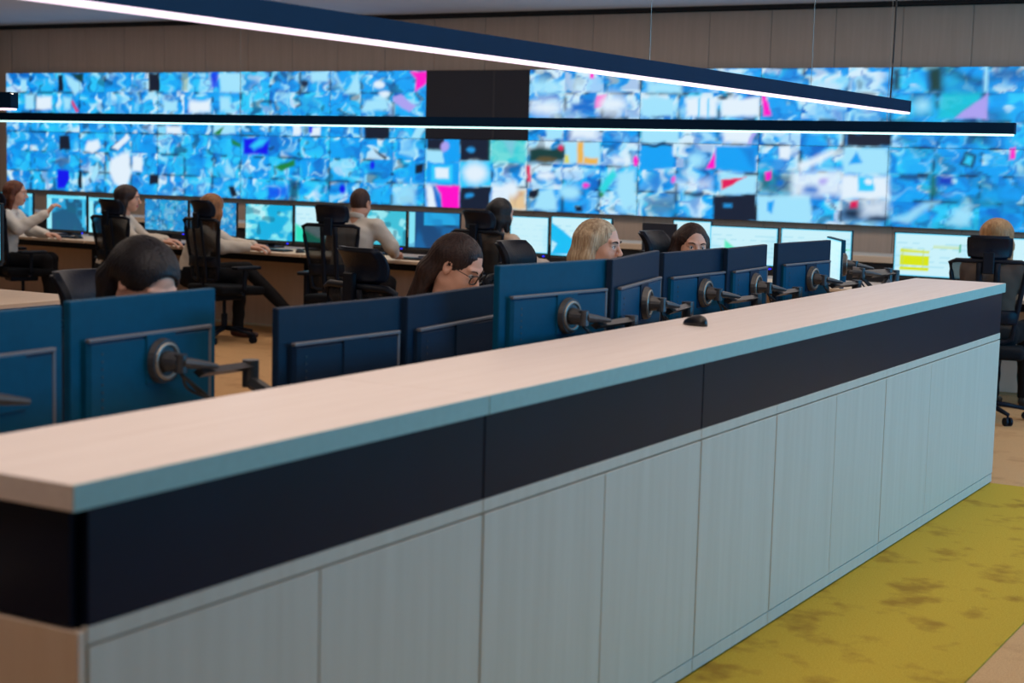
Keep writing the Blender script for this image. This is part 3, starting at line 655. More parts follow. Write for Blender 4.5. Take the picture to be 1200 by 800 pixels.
FM = [ # px x left, x right, y top, y bottom, painter, label
 (-4, 40, 222, 263, p_window(3), 'cyan monitor behind the head of the woman raising her hand'),
 (55, 103, 225, 271, p_window(5), 'monitor showing a framed map behind the raised hand'),
 (104, 150, 228, 275, p_window(7, (20, 180, 240)), 'plain cyan monitor between the raised hand and the second woman'),
 (170, 222, 230, 272, p_cctv(31), 'monitor of camera views right of the second woman'),
 (223, 279, 233, 277, p_cctv(33), 'monitor of camera views behind the ginger-haired woman'),
 (288, 345, 236, 283, p_map(35), 'teal monitor of maps right of the ginger-haired woman'),
 (346, 400, 238, 286, p_white('greenleft'), 'white and green monitor left of the man'),
 (430, 478, 243, 289, p_map(37, (60, 190, 215), (150, 230, 240)), 'monitor with a pale map right of the man'),
 (479, 541, 245, 293, p_dark, 'dark blue monitor with a pale left strip'),
 (598, 645, 250, 298, p_white('plain'), 'white monitor right of the woman in beige'),
 (646, 719, 251, 303, p_white('river'), 'pale monitor with a blue river map behind the blonde woman'),
 (832, 914, 262, 312, p_white('green'), 'white monitor with a green area right of the woman facing the camera'),
 (915, 1001, 265, 315, p_white('chart'), 'white monitor with a small green chart above the last monitor backs'),
 (1048, 1141, 270, 327, p_white('yellow'), 'white monitor with a block of yellow table rows'),
 (1142, 1240, 275, 333, p_white('plain'), 'pale monitor behind the blonde head at the right picture edge')]
for xa, xb, yt, yb_, pt, lb in FM:
    yt += 3
    A, B = at_y(xa, yt, 12.0), at_y(xb, yt, 12.0); D_ = at_y((xa + xb) / 2, yb_, 12.0); ym = at_y((xa + xb) / 2, yt, 12.0)
    W_ = float(B[0] - A[0]); zt_ = float(ym[2]); zb_ = float(D_[2])
    if zb_ > .81: zb_ = min(zb_, .84)
    monitor(lb, (float((A[0] + B[0]) / 2), 12.0, .74), math.pi, W_ - .008, zt_ - zb_, pt, True, None, (0, 0), zb_ - .74, False)
# monitors seen from behind / switched off, between the two women
A, B = at_y(753, 260, 11.8), at_y(794, 262, 11.8)
monitor('dark switched-off monitor left of the woman facing the camera', (float(A[0] + B[0]) / 2, 11.8, .74), math.pi + R(6), .29, .27, p_off, True, None, (0, 0), .13, False)
A = at_y(3, 238, 6.5)
monitor('bright cyan screen just entering at the left picture edge', (float(A[0]) - .25, 6.5, .74), math.pi, .5, .34, p_white('river'), True, None, (0, 0), float(A[2]) - .74 - .34, False)
A = at_y(820, 262, 12.0)
monitor('pale monitor mostly hidden by the head of the woman facing the camera', (float(A[0]) - .06, 12.0, .74), math.pi, .34, .34, p_white('plain'), True, None, (0, 0), .09, False)

# keyboards and mice on the far desks
def keyboard(label, x, y, rz=0):
    t = thing('keyboard', label, 'keyboard', (x, y, .74), rz)
    bm = newbm(); box(bm, -.215, .215, -.07, .07, 0, .014, .004); obj('case', bm, BLACK, t)
    bm = newbm()
    for r_ in range(5):
        for k in range(15): box(bm, -.205 + k * .0273, -.205 + k * .0273 + .023, -.06 + r_ * .024, -.06 + r_ * .024 + .02, .014, .019)
    o = obj('keys', bm, MON_DARK, t); o['kind'] = 'stuff'
for px, lb in ((72, 'keyboard on the far desk under the raised hand'), (316, 'keyboard on the far desk right of the ginger-haired woman'), (492, 'keyboard on the far desk right of the man'), (220, 'keyboard in front of the camera-view monitor left of the ginger-haired woman'), (672, 'keyboard below the monitor with the river map')):
    q = at_z(px, 290, .74); X_ = float(at_y(px, 290, 11.58)[0]); keyboard('black ' + lb, X_, 11.58, 0)
for px, lb in ((92, 'black mouse on the far desk right of the keyboard under the raised hand'), (352, 'black mouse on the far desk left of the man'), (520, 'black mouse on the far desk right of the man')):
    make_mouse(lb, (float(at_y(px, 290, 11.56)[0]), 11.56, .74), 0)
for px, m_, lb in ((302, WHITE_P, 'white paper pad on the far desk beside the ginger-haired woman\'s hands'), (428, YEL_P, 'yellowish note paper on the far desk by the man\'s elbow')):
    bm = newbm(); box(bm, -.1, .1, -.07, .07, 0, .012, .002); o = obj('paper_pad', bm, m_); o.location = (float(at_y(px, 290, 11.5)[0]), 11.5, .74); tag(o, lb, 'paper')
bm = newbm(); box(bm, -.09, .09, -.1, .1, 0, .03, .004)
ph = thing('desk_phone', 'grey desk phone on the far desk in front of the ginger-haired woman', 'phone', (float(at_y(292, 285, 11.75)[0]), 11.75, .74)); obj('base', bm, mat('phone_grey', (120, 122, 126), .5), ph)
bm = newbm(); tube(bm, curve([(-.09, -.02, .04), (-.05, -.02, .06), (.05, -.02, .06), (.09, -.02, .04)]), .016, 8); obj('handset', bm, BLACK, ph, True)

# ------------------------------------------------------------------ office chairs
def sweep_shell(bm, rows, thick):
    """rows: list of lists of Vectors (grid); gives it thickness along -Y"""
    n, m_ = len(rows), len(rows[0]); F_ = [[bm.verts.new(p) for p in r_] for r_ in rows]; B_ = [[bm.verts.new(Vector(p) + Vector((0, -thick, 0))) for p in r_] for r_ in rows]
    for i in range(n - 1):
        for j in range(m_ - 1):
            bm.faces.new((F_[i][j], F_[i][j + 1], F_[i + 1][j + 1], F_[i + 1][j])); bm.faces.new((B_[i][j], B_[i + 1][j], B_[i + 1][j + 1], B_[i][j + 1]))
    for i in range(n - 1):
        bm.faces.new((F_[i][0], F_[i + 1][0], B_[i + 1][0], B_[i][0])); bm.faces.new((F_[i][-1], B_[i][-1], B_[i + 1][-1], F_[i + 1][-1]))
    for j in range(m_ - 1):
        bm.faces.new((F_[0][j], B_[0][j], B_[0][j + 1], F_[0][j + 1])); bm.faces.new((F_[-1][j], F_[-1][j + 1], B_[-1][j + 1], B_[-1][j]))
    bmesh.ops.recalc_face_normals(bm, faces=bm.faces)
def back_y(z): # profile of the backrest
    return -.215 - .03 * math.sin((z - .5) * 3.0) - .10 * max(0, (z - .7))
def make_chair():
    t = thing('office_chair', 'x', 'chair', (0, 0, 0))
    # seat cushion
    bm = newbm(); rows = []
    vs = box(bm, -.25, .25, -.22, .26, .42, .50, .03, seg=3)
    for v in bm.verts:
        if v.co.z > .47: v.co.z += -.02 * (1 - (v.co.x / .25) ** 2) * .6
        if v.co.y > .2: v.co.z -= .015
    obj('seat', bm, FABRIC_B, t, True)
    # backrest frame: trapezoid, wider on top
    wid = lambda z: .165 + .075 * (z - .55) / .5
    bm = newbm(); P_ = lambda x, z: Vector((x, back_y(z) + .03 * (abs(x) / .24) ** 2, z))
    loop = [P_(-wid(z), z) for z in np.linspace(.56, 1.045, 8)] + [P_(x, 1.06) for x in np.linspace(-.2, .2, 6)] + [P_(wid(z), z) for z in np.linspace(1.045, .56, 8)] + [P_(x, .54) for x in np.linspace(.12, -.12, 4)]
    tube(bm, loop + loop[:2], .019, 8, False, flat=(1, .8)); obj('backrest_frame', bm, BLACK, t, True)
    for s in (-1, 1):
        bm = newbm(); tube(bm, [P_(s * .055, z) - Vector((0, .02, 0)) for z in np.linspace(.52, 1.05, 8)], .015, 6, flat=(1.3, .7)); obj('back_strut', bm, BLACK, t, True)
    bm = newbm(); rows = []
    for z in np.linspace(.555, 1.05, 10): rows.append([P_(x * wid(z), z) for x in np.linspace(-1, 1, 9)])
    sweep_shell(bm, rows, .003); obj('mesh_back', bm, MESHF, t, True)
    bm = newbm(); tube(bm, [P_(x, .70) - Vector((0, .012, 0)) for x in np.linspace(-.19, .19, 7)], .03, 8, flat=(.4, 1.6)); obj('lumbar_support', bm, BLACK, t, True)
    # headrest
    bm = newbm(); rows = []
    for i, z in enumerate(np.linspace(1.07, 1.225, 8)):
        k = (i / 7 - .5) * 2; wz = .142 * (1 - .10 * k ** 4 + .03 * k)
        rows.append([Vector((x * wz, back_y(1.06) + .045 + .045 * x * x - .035 * k * k - .02 * k, z)) for x in np.linspace(-1, 1, 11)])
    sweep_shell(bm, rows, .045)
    bmesh.ops.bevel(bm, geom=[e for e in bm.edges if e.calc_face_angle(0) > 1.0], offset=.014, segments=2, affect='EDGES')
    obj('headrest', bm, LEATH, t, True)
    bm = newbm(); box(bm, -.035, .035, back_y(1.06) - .04, back_y(1.06) - .012, .98, 1.12, .006); obj('headrest_bracket', bm, BLACK, t)
    for s in (-1, 1):
        bm = newbm(); tube(bm, [(s * .2, -.02, .43), (s * .29, -.02, .43), (s * .30, -.02, .47), (s * .30, -.02, .64)], .018, 8); obj('armrest_post', bm, BLACK, t)
        bm = newbm(); box(bm, s * .30 - .045, s * .30 + .045, -.13, .13, .64, .668, .01, seg=2); obj('armrest_pad', bm, BLACK, t, True)
    bm = newbm(); box(bm, -.1, .1, -.15, .12, .36, .42, .01); tube(bm, [(0, -.1, .40), (0, -.24, .42), P_(0, .56)], .025, 8); obj('mechanism', bm, BLACK, t)
    bm = newbm(); cyl(bm, (0, 0, .1), (0, 0, .24), .027); cyl(bm, (0, 0, .22), (0, 0, .37), .016); obj('gas_column', bm, BLACK, t)
    for k in range(5):
        a = 2 * math.pi * k / 5 + .3; c_, s_ = math.cos(a), math.sin(a)
        bm = newbm(); tube(bm, [(c_ * .02, s_ * .02, .115), (c_ * .16, s_ * .16, .10), (c_ * .30, s_ * .30, .075)], [.026, .021, .015], 8, flat=(1, .8)); obj('base_leg', bm, BLACK, t, True)
        bm = newbm(); w1 = Vector((c_ * .30, s_ * .30, .0)); sd = Vector((-s_, c_, 0))
        for q in (-1, 1): cyl(bm, w1 + sd * q * .008 + Vector((0, 0, .028)), w1 + sd * q * .024 + Vector((0, 0, .028)), .028, n=14)
        cyl(bm, w1 + Vector((0, 0, .028)), w1 + Vector((0, 0, .075)), .008, n=8); obj('castor', bm, BLACK, t)
    return t
chair0 = make_chair(); first = [True]
def chair(x, y, rz, label, s=1.0):
    if first[0]:
        chair0.location = (x, y, 0); chair0.rotation_euler = (0, 0, rz); chair0['label'] = label; first[0] = False; o = chair0
    else: o = dup(chair0, (x, y, 0), rz, label)
    o.scale = (s, s, s)
    return o

# ------------------------------------------------------------------ people: signed-distance bodies meshed with surface nets
def surface_nets(fn, lo, hi, h):
    lo = np.array(lo, float); hi = np.array(hi, float); n = np.ceil((hi - lo) / h).astype(int) + 1
    ax = [lo[k] + h * np.arange(n[k]) for k in range(3)]
    G = np.stack(np.meshgrid(*ax, indexing='ij'), -1)
    V = fn(G.reshape(-1, 3)).reshape(n)
    S = V < 0
    cs = np.zeros(tuple(n - 1), int)
    for a in (0, 1):
        for b in (0, 1):
            for c_ in (0, 1): cs += S[a:n[0] - 1 + a, b:n[1] - 1 + b, c_:n[2] - 1 + c_]
    act = np.argwhere((cs > 0) & (cs < 8)); 
    idx = -np.ones(tuple(n - 1), int); idx[tuple(act.T)] = np.arange(len(act))
    acc = np.zeros((len(act), 3)); cnt = np.zeros(len(act))
    for axis in range(3):
        o = [k for k in range(3) if k != axis]
        for a in (0, 1):
            for b in (0, 1):
                off = np.zeros(3, int); off[o[0]] = a; off[o[1]] = b; p = act + off; q = p.copy(); q[:, axis] += 1
                v0 = V[tuple(p.T)]; v1 = V[tuple(q.T)]; m_ = (v0 < 0) != (v1 < 0)
                t = np.where(m_, v0 / np.where(m_, v0 - v1, 1), 0); pos = p + 0.0; pos[:, axis] += t
                acc += pos * m_[:, None]; cnt += m_
    verts = lo + h * acc / cnt[:, None]
    faces = []
    for axis in range(3):
        o = [(axis + 1) % 3, (axis + 2) % 3]
        sl0 = [slice(None)] * 3; sl1 = [slice(None)] * 3; sl0[axis] = slice(0, -1); sl1[axis] = slice(1, None)
        a, b = S[tuple(sl0)], S[tuple(sl1)]
        e = np.argwhere(a != b); ok = (e[:, o[0]] > 0) & (e[:, o[1]] > 0) & (e[:, o[0]] < n[o[0]] - 1) & (e[:, o[1]] < n[o[1]] - 1); e = e[ok]
        fl = a[tuple(e.T)]
        def c4(d0, d1): p = e.copy(); p[:, o[0]] -= d0; p[:, o[1]] -= d1; return idx[tuple(p.T)]
        q = np.stack([c4(1, 1), c4(0, 1), c4(0, 0), c4(1, 0)], -1); q = np.where(fl[:, None], q, q[:, ::-1]); faces.append(q)
    return verts, np.concatenate(faces)
def smin(a, b, k):
    if k <= 0: return np.minimum(a, b)
    h = np.clip(.5 + .5 * (b - a) / k, 0, 1); return b * (1 - h) + a * h - k * h * (1 - h)
def smax(a, b, k): return -smin(-a, -b, k)
def cap(P, a, b, ra, rb=None):
    a, b = np.array(a, float), np.array(b, float); rb = ra if rb is None else rb; ba = b - a
    t = np.clip(((P - a) @ ba) / (ba @ ba + 1e-12), 0, 1); return np.linalg.norm(P - a - t[:, None] * ba, axis=1) - (ra + (rb - ra) * t)
def ell(P, c_, r_):
    q = (P - np.array(c_)) / np.array(r_); k0 = np.linalg.norm(q, axis=1); k1 = np.linalg.norm(q / np.array(r_), axis=1); return k0 * (k0 - 1) / (k1 + 1e-9)
def head_sdf(P, male=False):
    d = ell(P, (0, -.012, .03), (.074, .094, .084))
    d = smin(d, ell(P, (0, .022, -.03), (.060, .064, .082)), .03)
    d = smin(d, ell(P, (0, .05, -.088), (.030 + .006 * male, .028, .022)), .035)
    for s in (-1, 1):
        d = smin(d, ell(P, (s * .038, .05, -.035), (.024, .026, .028)), .025)
        d = smin(d, ell(P, (s * .046, .0, -.07), (.018, .035, .02)), .03)
        d = smax(d, -ell(P, (s * .031, .100, .002), (.019, .016, .012)), .012)
        d = smin(d, cap(P, (s * .012, .084, .024), (s * .044, .072, .026), .008), .014)
        d = smin(d, cap(P, (s * .019, .079, .010), (s * .043, .070, .009), .0055), .006)
        d = smin(d, cap(P, (s * .021, .081, -.009), (s * .042, .072, -.007), .0045), .008)
        e = ell(P, (s * .076, -.008, -.006), (.010, .019, .032)); e = smax(e, -ell(P, (s * .086, -.004, -.002), (.009, .011, .02)), .004)
        d = smin(d, e, .006)
        d = smin(d, ell(P, (s * .011, .100, -.034), (.007, .009, .007)), .006)
    d = smin(d, cap(P, (0, .084, .014), (0, .108, -.026), .007, .0095), .012)
    d = smin(d, ell(P, (0, .106, -.029), (.010, .010, .009)), .006)
    d = smin(d, ell(P, (0, .086, -.058), (.021, .009, .0065)), .006); d = smin(d, ell(P, (0, .084, -.069), (.018, .009, .007)), .006)
    return smax(d, -ell(P, (0, .097, -.0635), (.020, .006, .0016)), .003)
def rotm(pitch, yaw, roll): return np.array((Euler((0, 0, yaw)).to_matrix() @ Euler((pitch, 0, 0)).to_matrix() @ Euler((0, roll, 0)).to_matrix()))
def mesh_obj(name, parts, mats, parent):
    vs, fs, mi, off = [], [], [], 0
    for v, f, k in parts:
        vs.append(v); fs.append(f + off); off += len(v); mi.append(np.full(len(f), k) if np.isscalar(k) else k)
    vs, fs, mi = np.concatenate(vs), np.concatenate(fs), np.concatenate(mi)
    me = bpy.data.meshes.new(name); me.vertices.add(len(vs)); me.vertices.foreach_set('co', vs.astype(np.float32).ravel())
    me.loops.add(fs.size); me.loops.foreach_set('vertex_index', fs.astype(np.int32).ravel())
    me.polygons.add(len(fs)); me.polygons.foreach_set('loop_start', np.arange(0, fs.size, 4, dtype=np.int32))
    me.update(calc_edges=True); me.validate()
    for m_ in mats: me.materials.append(m_)
    me.polygons.foreach_set('material_index', mi.astype(np.int32)[:len(me.polygons)]); me.polygons.foreach_set('use_smooth', [True] * len(me.polygons)); me.update()
    o = bpy.data.objects.new(name, me); C.objects.link(o)
    if parent: o.parent = parent
    return o
def hair_mat(name, ca, cb, rough=.5):
    if name in MATS: return MATS[name]
    m = wood(name, ca, cb, (48, 48, 1.2), rough, .3); return m
def hand_parts(wr, d, up, side, curl, h):
    d = np.array(d, float); d /= np.linalg.norm(d); up = np.array(up, float); up -= d * (up @ d); up /= np.linalg.norm(up); x = np.cross(d, up)
    B = np.stack([x, d, up]); wr = np.array(wr, float)
    segs = []
    xs = [-.030, -.010, .010, .029]; ln = [.85, 1.0, .95, .78]
    if side < 0: xs = [-v for v in xs]          # index finger on the thumb side
    for k, xx in enumerate(xs):
        segs.append(((xx * .7, .0, 0), (xx, .085, 0), .014, .012, .014))
        p = np.array([xx, .088, 0]); a = 0
        for j, L_ in enumerate((.040, .026, .020)):
            a += curl * (1, 1.1, .7)[j]; q = p + L_ * ln[k] * np.array([0, math.cos(a), -math.sin(a)])
            segs.append((tuple(p), tuple(q), .0092 - .0008 * j, .0086 - .0008 * j, .003)); p = q
    ts = -1 if side > 0 else 1
    t0, t1, t2, t3 = (ts * .020, .018, -.006), (ts * .044, .045, -.014), (ts * .050, .075, -.022), (ts * .044, .098, -.03)
    segs += [(t0, t1, .015, .012, .01), (t1, t2, .011, .0098, .003), (t2, t3, .0098, .0085, .003), ((0, -.05, 0), (0, .01, 0), .024, .023, .012)]
    def fn(P):
        Q = (P - wr) @ B.T; r_ = np.full(len(P), 1.0)
        for a, b, ra, rb, k in segs: r_ = smin(r_, cap(Q, a, b, ra, rb), k)
        return r_
    return (*surface_nets(fn, wr - .2, wr + .2, h), 0)

SKIN = mat('skin_light', (224, 172, 148), .5, 0, .4, .05, 30); SKIN_R = mat('skin_tan', (205, 150, 124), .5, 0, .4, .05, 30)
LIPS = mat('lips', (190, 96, 92), .4); EYEW = mat('eye_white', (225, 222, 218), .25); IRIS = mat('eye_iris_brown', (58, 36, 24), .2); TROU = mat('black_trousers_cloth', (20, 20, 24), .85, 0, .2, .1, 60)
SHOE = mat('dark_shoe_leather', (24, 20, 20), .4); SHOE_R = mat('brown_shoe_leather', (70, 34, 28), .4)

def person(label, head, ho, rz, hrot, arms, hair, hmat, shirt, legs=None, sh=.165, skin=SKIN, face=True, fine=.0042, coarse=.012, male=False, glasses=False, drop=.26, collar=True, shoe=SHOE, vol=1.0, sweep=0.0, name='person', side_hair=(1, 1)):
    cz, sz_ = math.cos(rz), math.sin(rz)
    hc = np.array([ho[0], ho[1], head[2]])
    px_, py_ = head[0] - (cz * ho[0] - sz_ * ho[1]), head[1] - (sz_ * ho[0] + cz * ho[1])
    t = thing(name, label, 'person', (px_, py_, 0), rz)
    Hm = rotm(*hrot)            # head local -> person local
    toH = lambda P: (P - hc) @ Hm
    nb = hc + rotm(hrot[0] * .45, 0, 0) @ np.array([0, -.042, -.168 + .03 * male]); pel = np.array([0, -.03, .565])
    chest = pel + (nb - pel) * .70 + np.array([0, -.015, 0]); waist = pel + (nb - pel) * .33 + np.array([0, -.01, 0])
    sx = np.array([1.0, 0, 0]); tw = (nb - pel); tw /= np.linalg.norm(tw)
    shL, shR = nb + np.array([-sh, 0, -.055]), nb + np.array([sh, 0, -.055])
    if legs is None: legs = [((-.11, .40, .55), (-.11, .42, .09)), ((.11, .40, .55), (.11, .46, .09))]
    def torso(P, g, arms_on=True, wr=0.0):
        d = np.full(len(P), 9.0); w_ = sh / .165
        for s in (-1, 1):
            a = cap(P, pel + sx * s * .065, waist + sx * s * .048 * w_, .105 + g, .088 + g); a = smin(a, cap(P, waist + sx * s * .048 * w_, chest + sx * s * .065 * w_, .088 + g, .098 + g), .04); d = smin(d, a, .03)
            d = smin(d, cap(P, chest + sx * s * .07 + tw * .03, nb + sx * s * (sh - .03) - np.array([0, 0, .07]), .085 + g, .05 + g), .04)
            d = smin(d, cap(P, nb + sx * s * .03 - np.array([0, 0, .025]), nb + sx * s * sh * .95 - np.array([0, 0, .055]), .036 + g, .040 + g), .03)
        if not male: d = smin(d, cap(P, chest + np.array([-.07, .075, -.02]), chest + np.array([.07, .075, -.02]), .045 + g), .05)
        if arms_on:
            for s_, A_ in zip((shL, shR), arms):
                el, wr_ = np.array(A_[0]), np.array(A_[1]); d = smin(d, cap(P, s_, el, .049 + g * 1.3, .040 + g * 1.5), .03)
                d = smin(d, cap(P, el, wr_ + (el - wr_) * .06, .041 + g * 1.5, .029 + g * 1.1), .02)
        if wr:
            d = d + wr * (np.sin(P[:, 2] * 42 + P[:, 0] * 25) * np.sin(P[:, 1] * 33 + P[:, 2] * 17) + .6 * np.sin(P[:, 2] * 80 + P[:, 1] * 50))
        return d
    allp = np.array([pel, nb, shL, shR] + [np.array(a[0]) for a in arms] + [np.array(a[1]) for a in arms])
    lo, hi = allp.min(0) - .2, allp.max(0) + .2; lo[2] = max(lo[2], .40); hi[2] = min(hi[2], nb[2] + .08 if max(a[1][2] for a in arms) < nb[2] else hi[2])
    # body: torso core, head and hands in one mesh
    parts = []
    v, f = surface_nets(lambda P: smin(torso(P, -.012), cap(P, nb - [0, 0, .05], hc + (nb - hc) * .45, .05, .046), .03), lo, hi, coarse * 1.25); parts.append((v, f, 0))
    neck_a = hc + Hm @ np.array([0, -.03, -.03]); nk = (hc * .25 + nb * .75)
    hfn = lambda P: smin(head_sdf(toH(P), male), cap(P, neck_a, nb - np.array([0, 0, .03]), .047 + .006 * male, .052 + .006 * male), .03)
    v, f = surface_nets(hfn, np.minimum(hc - .145, nb - .07), np.maximum(hc + .145, nb + .07), fine)
    fc = toH(v[f].mean(1)); mk = ((np.abs(fc[:, 0]) < .023) & (fc[:, 1] > .076) & (fc[:, 2] < -.0515 - .1 * np.abs(fc[:, 0]) * .4) & (fc[:, 2] > -.077 + .25 * np.abs(fc[:, 0]))).astype(int); parts.append((v, f, mk))
    for k, A_ in enumerate(arms): parts.append(hand_parts(A_[1], A_[2], A_[3], (-1, 1)[k] * 1, A_[4], max(.0042, fine)))
    mesh_obj('body', parts, [skin, LIPS], t)
    # shirt
    def sfn(P):
        d = torso(P, .014, True, .003)
        cut = ell(P, nb + np.array([0, .012, .035 + .03 * male]), (.062, .066, .06)); d = smax(d, -cut, .01)
        return smax(d, -(P[:, 2] - .50), .01)
    v, f = surface_nets(sfn, lo, hi, coarse); mesh_obj('shirt', [(v, f, 0)], [shirt], t)
    if collar:
        bm = newbm(); pts = []
        for k in range(20):
            a = 2 * math.pi * (k + .5) / 20; pts.append(nb + np.array([math.sin(a) * .060, -math.cos(a) * .058 + .0, .008 - .022 * (1 - math.cos(a)) / 2 * 1.5 + .012 + .02 * male]))
        tube(bm, pts + pts[:2], .018, 8, False, flat=(.35, 1.2)); obj('collar', bm, shirt, t, True)
    # trousers and shoes
    def tfn(P):
        d = cap(P, pel + [-.07, 0, -.02], pel + [.07, 0, -.02], .125)
        for s, (kn, an) in zip((-1, 1), legs):
            kn, an = np.array(kn), np.array(an); d = smin(d, cap(P, pel + np.array([s * .085, .02, -.03]), kn, .090, .066), .04); d = smin(d, cap(P, kn, an, .064, .05), .02)
        return smax(smax(d, -(P[:, 2] - .055), .005) + .0025 * np.sin(P[:, 2] * 50 + P[:, 1] * 30), (P[:, 2] - .66), .02)
    lp = np.array([pel] + [l[0] for l in legs] + [l[1] for l in legs]); l0, l1 = lp.min(0) - .16, lp.max(0) + .16; l0[2] = .03; l1[2] = .72
    v, f = surface_nets(tfn, l0, l1, .016); mesh_obj('trousers', [(v, f, 0)], [TROU], t)
    for kn, an in legs:
        kn, an = np.array(kn), np.array(an); z0 = an[2] - .09
        def ffn(P):
            d = smin(cap(P, an + [0, -.03, -.045], an + [0, .06, -.06], .036, .032), cap(P, an + [0, .06, -.06], an + [0, .16, -.065], .035, .024), .02); d = smin(d, cap(P, an + [0, -.01, -.03], an + [0, 0, .02], .034), .02)
            return smax(d, -(P[:, 2] - z0 - .003), .003)
        v, f = surface_nets(ffn, an + [-.07, -.1, -.1], an + [.07, .22, .08], .009); mesh_obj('shoe', [(v, f, 0)], [shoe], t)
    # hair
    W_ = vol
    def hfn2(P):
        Q = toH(P); 
        if hair == 'short':
            d = ell(Q, (0, -.018, .018), (.080, .097, .104)); d = smax(d, -ell(Q, (0, .10, -.04), (.075, .075, .105)), .01)
            return smax(d, -(Q[:, 2] + .11 + .35 * Q[:, 1] * 0 + .9 * np.clip(Q[:, 1], -.02, .1) - .0), .01) + .0008 * np.sin(Q[:, 0] * 900) * np.sin(Q[:, 1] * 800)
        d = ell(Q, (0, -.022 * W_, .032), (.084 * W_, .103 * W_, .090)); 
        fr = ell(Q, (0, .114, -.036), (.078, .098, .124)); d = smax(d, -fr, .010)
        lowcut = -(Q[:, 2] + .03 + .6 * np.clip(-Q[:, 1], -.1, .0)); d = smax(d, lowcut, .02) if hair == 'back' else smax(d, -(Q[:, 2] + .055), .02)
        gz = np.array([0, 0, -1.0])
        def H_(x, y, z): return hc + Hm @ np.array([x, y, z])
        if hair in ('long', 'bob'):
            for s, on in zip((-1, 1), side_hair):
                if on:
                    a = H_(s * .074, -.02, .03); b = H_(s * .087, -.02, -.06); c_ = b + gz * drop * .85 + np.array([s * .008, -.01 - sweep * .6, 0]); d = smin(d, cap(P, a, b, .026, .028), .03); d = smin(d, cap(P, b, c_, .028, .022), .03)
            for x in (-.055, 0, .055):
                a = H_(x, -.075, .02); b = H_(x * 1.15, -.085, -.07); c_ = b + gz * drop + np.array([0, -.015 - sweep, 0]); d = smin(d, cap(P, a, b, .036, .036), .04); d = smin(d, cap(P, b, c_, .036, .024), .03)
        if hair == 'back':
            a = H_(0, -.09, .0); b = H_(0, -.12, -.06); c_ = b + gz * drop + np.array([.0, -.03, 0])
            for x in (-.045, 0, .045): d = smin(d, cap(P, H_(x, -.08, .01), H_(x * 1.1, -.10, -.06), .036, .034), .04); d = smin(d, cap(P, H_(x * 1.1, -.10, -.06), H_(x, -.10, -.06) + gz * drop + np.array([0, -.05, 0]), .034, .024), .03)
        an = np.arctan2(Q[:, 0], Q[:, 1] + .02 + .001)
        part = smax(np.abs(Q[:, 0] - .01) - .0005, -(Q[:, 2] - .105), .003)
        return smax(d, -part, .003) + .0013 * np.sin(an * 55 + 3 * np.sin(Q[:, 2] * 18)) + .0007 * np.sin(an * 131 + Q[:, 2] * 30)
    dr = 0 if hair == 'short' else drop
    v, f = surface_nets(hfn2, hc - np.array([.17, .22, .15 + dr]), hc + np.array([.17, .17, .17]), fine * (1.0 if fine > .004 else 1.1)); mesh_obj('hair', [(v, f, 0)], [hmat], t)
    HM = Matrix(Hm.tolist()).to_4x4(); HM.translation = Vector(hc)
    if face:
        for s in (-1, 1):
            bm = newbm(); r_ = bmesh.ops.create_uvsphere(bm, u_segments=20, v_segments=14, radius=.0118)
            bmesh.ops.rotate(bm, cent=(0, 0, 0), matrix=Matrix.Rotation(-math.pi / 2, 3, 'X'), verts=bm.verts)
            bmesh.ops.translate(bm, vec=(s * .031, .0745, .0015), verts=bm.verts)
            for fa in bm.faces:
                c_ = fa.calc_center_median() - Vector((s * .031, .0745, .0015))
                if c_.y > 0 and math.hypot(c_.x, c_.z) < .0058: fa.material_index = 1
            bmesh.ops.transform(bm, matrix=HM, verts=bm.verts); obj('eye', bm, [EYEW, IRIS], t, True)
            bm = newbm(); tube(bm, [HM @ Vector(p) for p in ((s * .016, .0935, .0225), (s * .028, .0925, .0285), (s * .040, .0855, .0275), (s * .049, .075, .0225))], [.0028, .0032, .0026, .0014], 6); obj('eyebrow', bm, mat('eyebrow_brown', (52, 34, 26), .8), t, True)
            bm = newbm(); tube(bm, [HM @ Vector(p) for p in ((s * .0195, .0845, .0045), (s * .027, .0872, .0082), (s * .036, .0848, .0078), (s * .0435, .0775, .0035))], [.0009, .0014, .0015, .001], 5); obj('eyelashes', bm, mat('lash_black', (16, 12, 12), .7), t, True)
    if glasses:
        g_ = newbm(); 
        for s in (-1, 1):
            lp = [HM @ Vector((s * (.033 + .024 * math.copysign(abs(math.cos(a)) ** .7, math.cos(a))), .103 - .18 * abs(.033 + .024 * math.cos(a) - .015), -.004 + .019 * math.copysign(abs(math.sin(a)) ** .8, math.sin(a)))) for a in np.linspace(0, 2 * math.pi, 25)[:-1]]
            tube(g_, lp + lp[:2], .0027, 6, False)
            tube(g_, [HM @ Vector(p) for p in ((s * .057, .095, .006), (s * .074, .06, .008), (s * .080, -.005, .006), (s * .08, -.02, -.012))], .0017, 6)
        tube(g_, [HM @ Vector(p) for p in ((-.010, .103, .002), (0, .1045, .005), (.010, .103, .002))], .0019, 6)
        gl = obj('glasses', g_, mat('glasses_frame', (18, 14, 16), .25), t, True)
    return t

